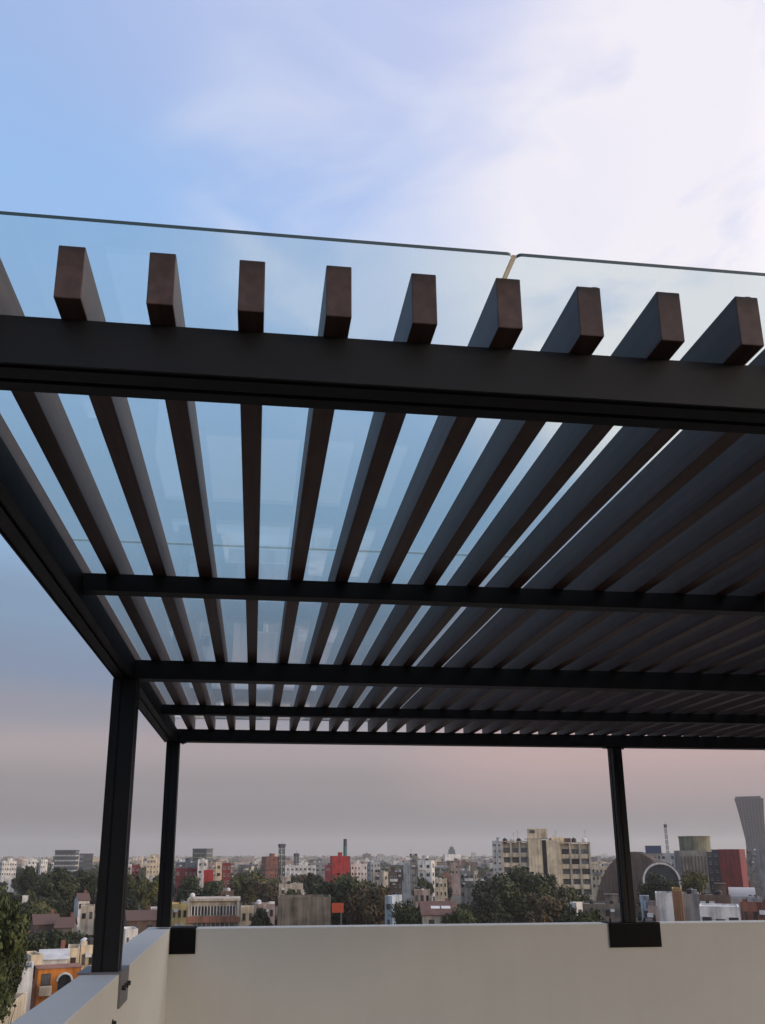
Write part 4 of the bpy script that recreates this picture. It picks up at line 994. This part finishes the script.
# ================================================================= GROUND AND STREETS
GR = mat('city_ground', (.075, .07, .055), .95, .45, .03, detail=12)
bm = new(); n = 64
ring = [bm.verts.new((7600*cos(2*pi*i/n), 7600*sin(2*pi*i/n), GZ)) for i in range(n)]; bm.faces.new(ring)
g = obj('ground', bm, GR); g['kind'] = 'structure'
ASPH = mat('asphalt', (.05, .05, .052), .9, .2, .6); PAVE = mat('pavement_concrete', (.22, .21, .2), .9, .2, .8); LINE = mat('road_paint', (.6, .6, .55), .8, .2, 2)
def road(x0, x1, y0, y1, vert):
    bm = new(); bx(bm, x0, x1, y0, y1, GZ-.3, GZ+.004); o = obj('road', bm, ASPH); o['kind'] = 'structure'
    bm = new()
    if vert: bx(bm, x0-2, x0-.001, y0, y1, GZ-.3, GZ+.13); bx(bm, x1+.001, x1+2, y0, y1, GZ-.3, GZ+.13)
    else: bx(bm, x0, x1, y0-2, y0-.001, GZ-.3, GZ+.12); bx(bm, x0, x1, y1+.001, y1+2, GZ-.3, GZ+.12)
    o = obj('pavement', bm, PAVE); o['kind'] = 'structure'
    bm = new(); L_ = (y1-y0) if vert else (x1-x0); k = 0
    while k < min(L_, 260)-3:
        if vert: bx(bm, (x0+x1)/2-.07, (x0+x1)/2+.07, y0+k, y0+k+3, GZ, GZ+.008)
        else: bx(bm, x0+k, x0+k+3, (y0+y1)/2-.07, (y0+y1)/2+.07, GZ, GZ+.008)
        k += 8
    o = obj('road_marking', bm, LINE); o['kind'] = 'structure'
road(-160, 200, 10.9, 17.4, False)

# ================================================================= HAZE
bm = new(); bx(bm, -8200, 8200, -8200, 8200, GZ-1, 135)
hz = obj('haze', bm, []); hz['kind'] = 'stuff'
hm = bpy.data.materials.new('haze'); hm.use_nodes = True; nt = hm.node_tree; nt.nodes.clear()
o_ = nt.nodes.new('ShaderNodeOutputMaterial'); v_ = nt.nodes.new('ShaderNodeVolumePrincipled')
v_.inputs['Color'].default_value = (.88, .85, .82, 1); v_.inputs['Density'].default_value = .00014; v_.inputs['Anisotropy'].default_value = .2
nt.links.new(v_.outputs[0], o_.inputs['Volume']); hz.data.materials.append(hm)

# ================================================================= SKY AND SUN
SUN_AZ, SUN_EL = radians(128), radians(9)     # clockwise from +Y: low sun behind the viewer's right shoulder
wd = bpy.data.worlds.new('World'); S.world = wd; wd.use_nodes = True
nt = wd.node_tree; N, Lk = nt.nodes, nt.links; N.clear()
out = N.new('ShaderNodeOutputWorld'); bg = N.new('ShaderNodeBackground'); bg.inputs['Strength'].default_value = 1
sky = N.new('ShaderNodeTexSky'); sky.sky_type = 'NISHITA'; sky.sun_disc = False; sky.sun_elevation = SUN_EL; sky.sun_rotation = SUN_AZ
sky.dust_density = 2.5; sky.ozone_density = 2
tc = N.new('ShaderNodeTexCoord'); sp = N.new('ShaderNodeSeparateXYZ'); Lk.new(tc.outputs['Generated'], sp.inputs[0])
def math_(op, a, b=None, c=None, clamp=False):
    n = N.new('ShaderNodeMath'); n.operation = op; n.use_clamp = clamp
    for i, v in enumerate((a, b, c)):
        if v is None: continue
        if isinstance(v, (int, float)): n.inputs[i].default_value = v
        else: Lk.new(v, n.inputs[i])
    return n.outputs[0]
def ramp(fac, stops):
    r = N.new('ShaderNodeValToRGB'); r.color_ramp.interpolation = 'B_SPLINE' if False else 'EASE'
    e = r.color_ramp.elements
    while len(e) > 1: e.remove(e[-1])
    e[0].position = stops[0][0]; e[0].color = (*stops[0][1], 1)
    for p_, c_ in stops[1:]:
        k = e.new(p_); k.color = (*c_, 1)
    Lk.new(fac, r.inputs['Fac']); return r.outputs[0]
def mixc(f, a, b):
    n = N.new('ShaderNodeMix'); n.data_type = 'RGBA'
    if isinstance(f, (int, float)): n.inputs[0].default_value = f
    else: Lk.new(f, n.inputs[0])
    for s, v in ((6, a), (7, b)):
        if isinstance(v, tuple): n.inputs[s].default_value = (*v, 1)
        else: Lk.new(v, n.inputs[s])
    return n.outputs[2]
z = math_('MAXIMUM', sp.outputs['Z'], 0.0)
def el(d): return sin(radians(d))
# clouds soften the gradient: perturb the height with stretched noise
mp = N.new('ShaderNodeMapping'); mp.inputs['Scale'].default_value = (1.4, 1.4, 4.5); Lk.new(tc.outputs['Generated'], mp.inputs['Vector'])
nz = N.new('ShaderNodeTexNoise'); nz.inputs['Scale'].default_value = 1.6; nz.inputs['Detail'].default_value = 9; nz.inputs['Roughness'].default_value = .55; Lk.new(mp.outputs[0], nz.inputs['Vector'])
zz = math_('ADD', z, math_('MULTIPLY', math_('SUBTRACT', nz.outputs['Fac'], .5), math_('MULTIPLY', z, .35)))
base = ramp(zz, [(0, lin((133, 131, 134))), (el(2.2), lin((138, 134, 138))), (el(4.2), lin((153, 145, 149))), (el(7), lin((176, 163, 166))),
                 (el(9.5), lin((152, 152, 166))), (el(12), lin((136, 150, 176))), (el(15), lin((137, 160, 188))), (el(21), lin((152, 186, 222))), (el(34), lin((164, 200, 244))),
                 (el(42), lin((162, 200, 250))), (el(54), lin((170, 196, 243))), (el(75), (.80, .75, .86)), (1, (.96, .89, .97))])
dust = mixc(.12, base, None) if False else base
# nishita contributes the physical part of the dome
sc = N.new('ShaderNodeVectorMath'); sc.operation = 'SCALE'; sc.inputs['Scale'].default_value = .07; Lk.new(sky.outputs[0], sc.inputs[0])
col = mixc(.12, base, sc.outputs[0])
def toward(az, elv, lo, hi):
    d = (sin(radians(az))*cos(radians(elv)), cos(radians(az))*cos(radians(elv)), sin(radians(elv)))
    n = N.new('ShaderNodeVectorMath'); n.operation = 'DOT_PRODUCT'; Lk.new(tc.outputs['Generated'], n.inputs[0]); n.inputs[1].default_value = d
    mr = N.new('ShaderNodeMapRange'); mr.interpolation_type = 'SMOOTHERSTEP'; mr.inputs['From Min'].default_value = cos(radians(hi)); mr.inputs['From Max'].default_value = cos(radians(lo))
    Lk.new(n.outputs['Value'], mr.inputs['Value']); return mr.outputs[0]
# bright veil of cloud to the upper right
mp2 = N.new('ShaderNodeMapping'); mp2.inputs['Scale'].default_value = (1.6, 2.6, 3.2); mp2.inputs['Rotation'].default_value = (.3, .5, .2); Lk.new(tc.outputs['Generated'], mp2.inputs['Vector'])
n2 = N.new('ShaderNodeTexNoise'); n2.inputs['Scale'].default_value = 2.7; n2.inputs['Detail'].default_value = 10; n2.inputs['Roughness'].default_value = .5; n2.inputs['Distortion'].default_value = .4; Lk.new(mp2.outputs[0], n2.inputs['Vector'])
veil = math_('MULTIPLY', toward(36, 37, 2, 23), math_('MULTIPLY_ADD', n2.outputs['Fac'], 4.6, -1.15), clamp=True)
col = mixc(veil, col, (.99, .965, .95))
veil2 = math_('MULTIPLY', toward(44, 56, 4, 42), .42); col = mixc(veil2, col, lin((228, 222, 248)))
wisp = math_('MULTIPLY', toward(10, 42, 2, 17), math_('SUBTRACT', math_('MULTIPLY', n2.outputs['Fac'], 6.0), 2.75), clamp=True)
col = mixc(math_('MULTIPLY', wisp, .55), col, lin((220, 226, 246)))
# pink band stronger to the right
pk = math_('MULTIPLY', toward(26, 6, 2, 20), .55); pkz = N.new('ShaderNodeMapRange'); pkz.inputs['From Min'].default_value = el(1.5); pkz.inputs['From Max'].default_value = el(6); Lk.new(z, pkz.inputs['Value'])
col = mixc(math_('MULTIPLY', pk, pkz.outputs[0], clamp=True), col, lin((205, 170, 166)))
# sunset glow around the low sun behind the viewer
glow = toward(128, 8, 5, 75)
gsc = N.new('ShaderNodeVectorMath'); gsc.operation = 'SCALE'; Lk.new(glow, gsc.inputs['Scale']); gsc.inputs[0].default_value = (.78, .56, .40)
# unseen bright patch added to the sky at right to light the rafter sides
fill_patch = N.new('ShaderNodeVectorMath'); fill_patch.operation = 'SCALE'; Lk.new(toward(74, 26, 6, 36), fill_patch.inputs['Scale']); fill_patch.inputs[0].default_value = (2.3, 2.0, 1.75)
adb = N.new('ShaderNodeVectorMath'); adb.operation = 'ADD'; Lk.new(col, adb.inputs[0]); Lk.new(fill_patch.outputs[0], adb.inputs[1]); col = adb.outputs[0]
add = N.new('ShaderNodeVectorMath'); add.operation = 'ADD'; Lk.new(col, add.inputs[0]); Lk.new(gsc.outputs[0], add.inputs[1])
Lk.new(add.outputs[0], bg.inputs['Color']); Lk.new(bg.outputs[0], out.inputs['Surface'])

ld = bpy.data.lights.new('sun', 'SUN'); ld.energy = 1.3; ld.angle = radians(12); ld.color = (1, .83, .64)
sun = bpy.data.objects.new('sun', ld); COL.objects.link(sun)
sdir = Vector((sin(SUN_AZ)*cos(SUN_EL), cos(SUN_AZ)*cos(SUN_EL), sin(SUN_EL)))
sun.rotation_euler = sdir.to_track_quat('Z', 'Y').to_euler()

S.view_settings.view_transform = 'Standard'; S.view_settings.look = 'None'; S.view_settings.exposure = 0; S.view_settings.gamma = 1
S.render.engine = 'CYCLES'
S.cycles.max_bounces = 7; S.cycles.transparent_max_bounces = 24; S.cycles.volume_bounces = 1
S.cycles.use_denoising = True
S.cycles.sample_clamp_indirect = 3
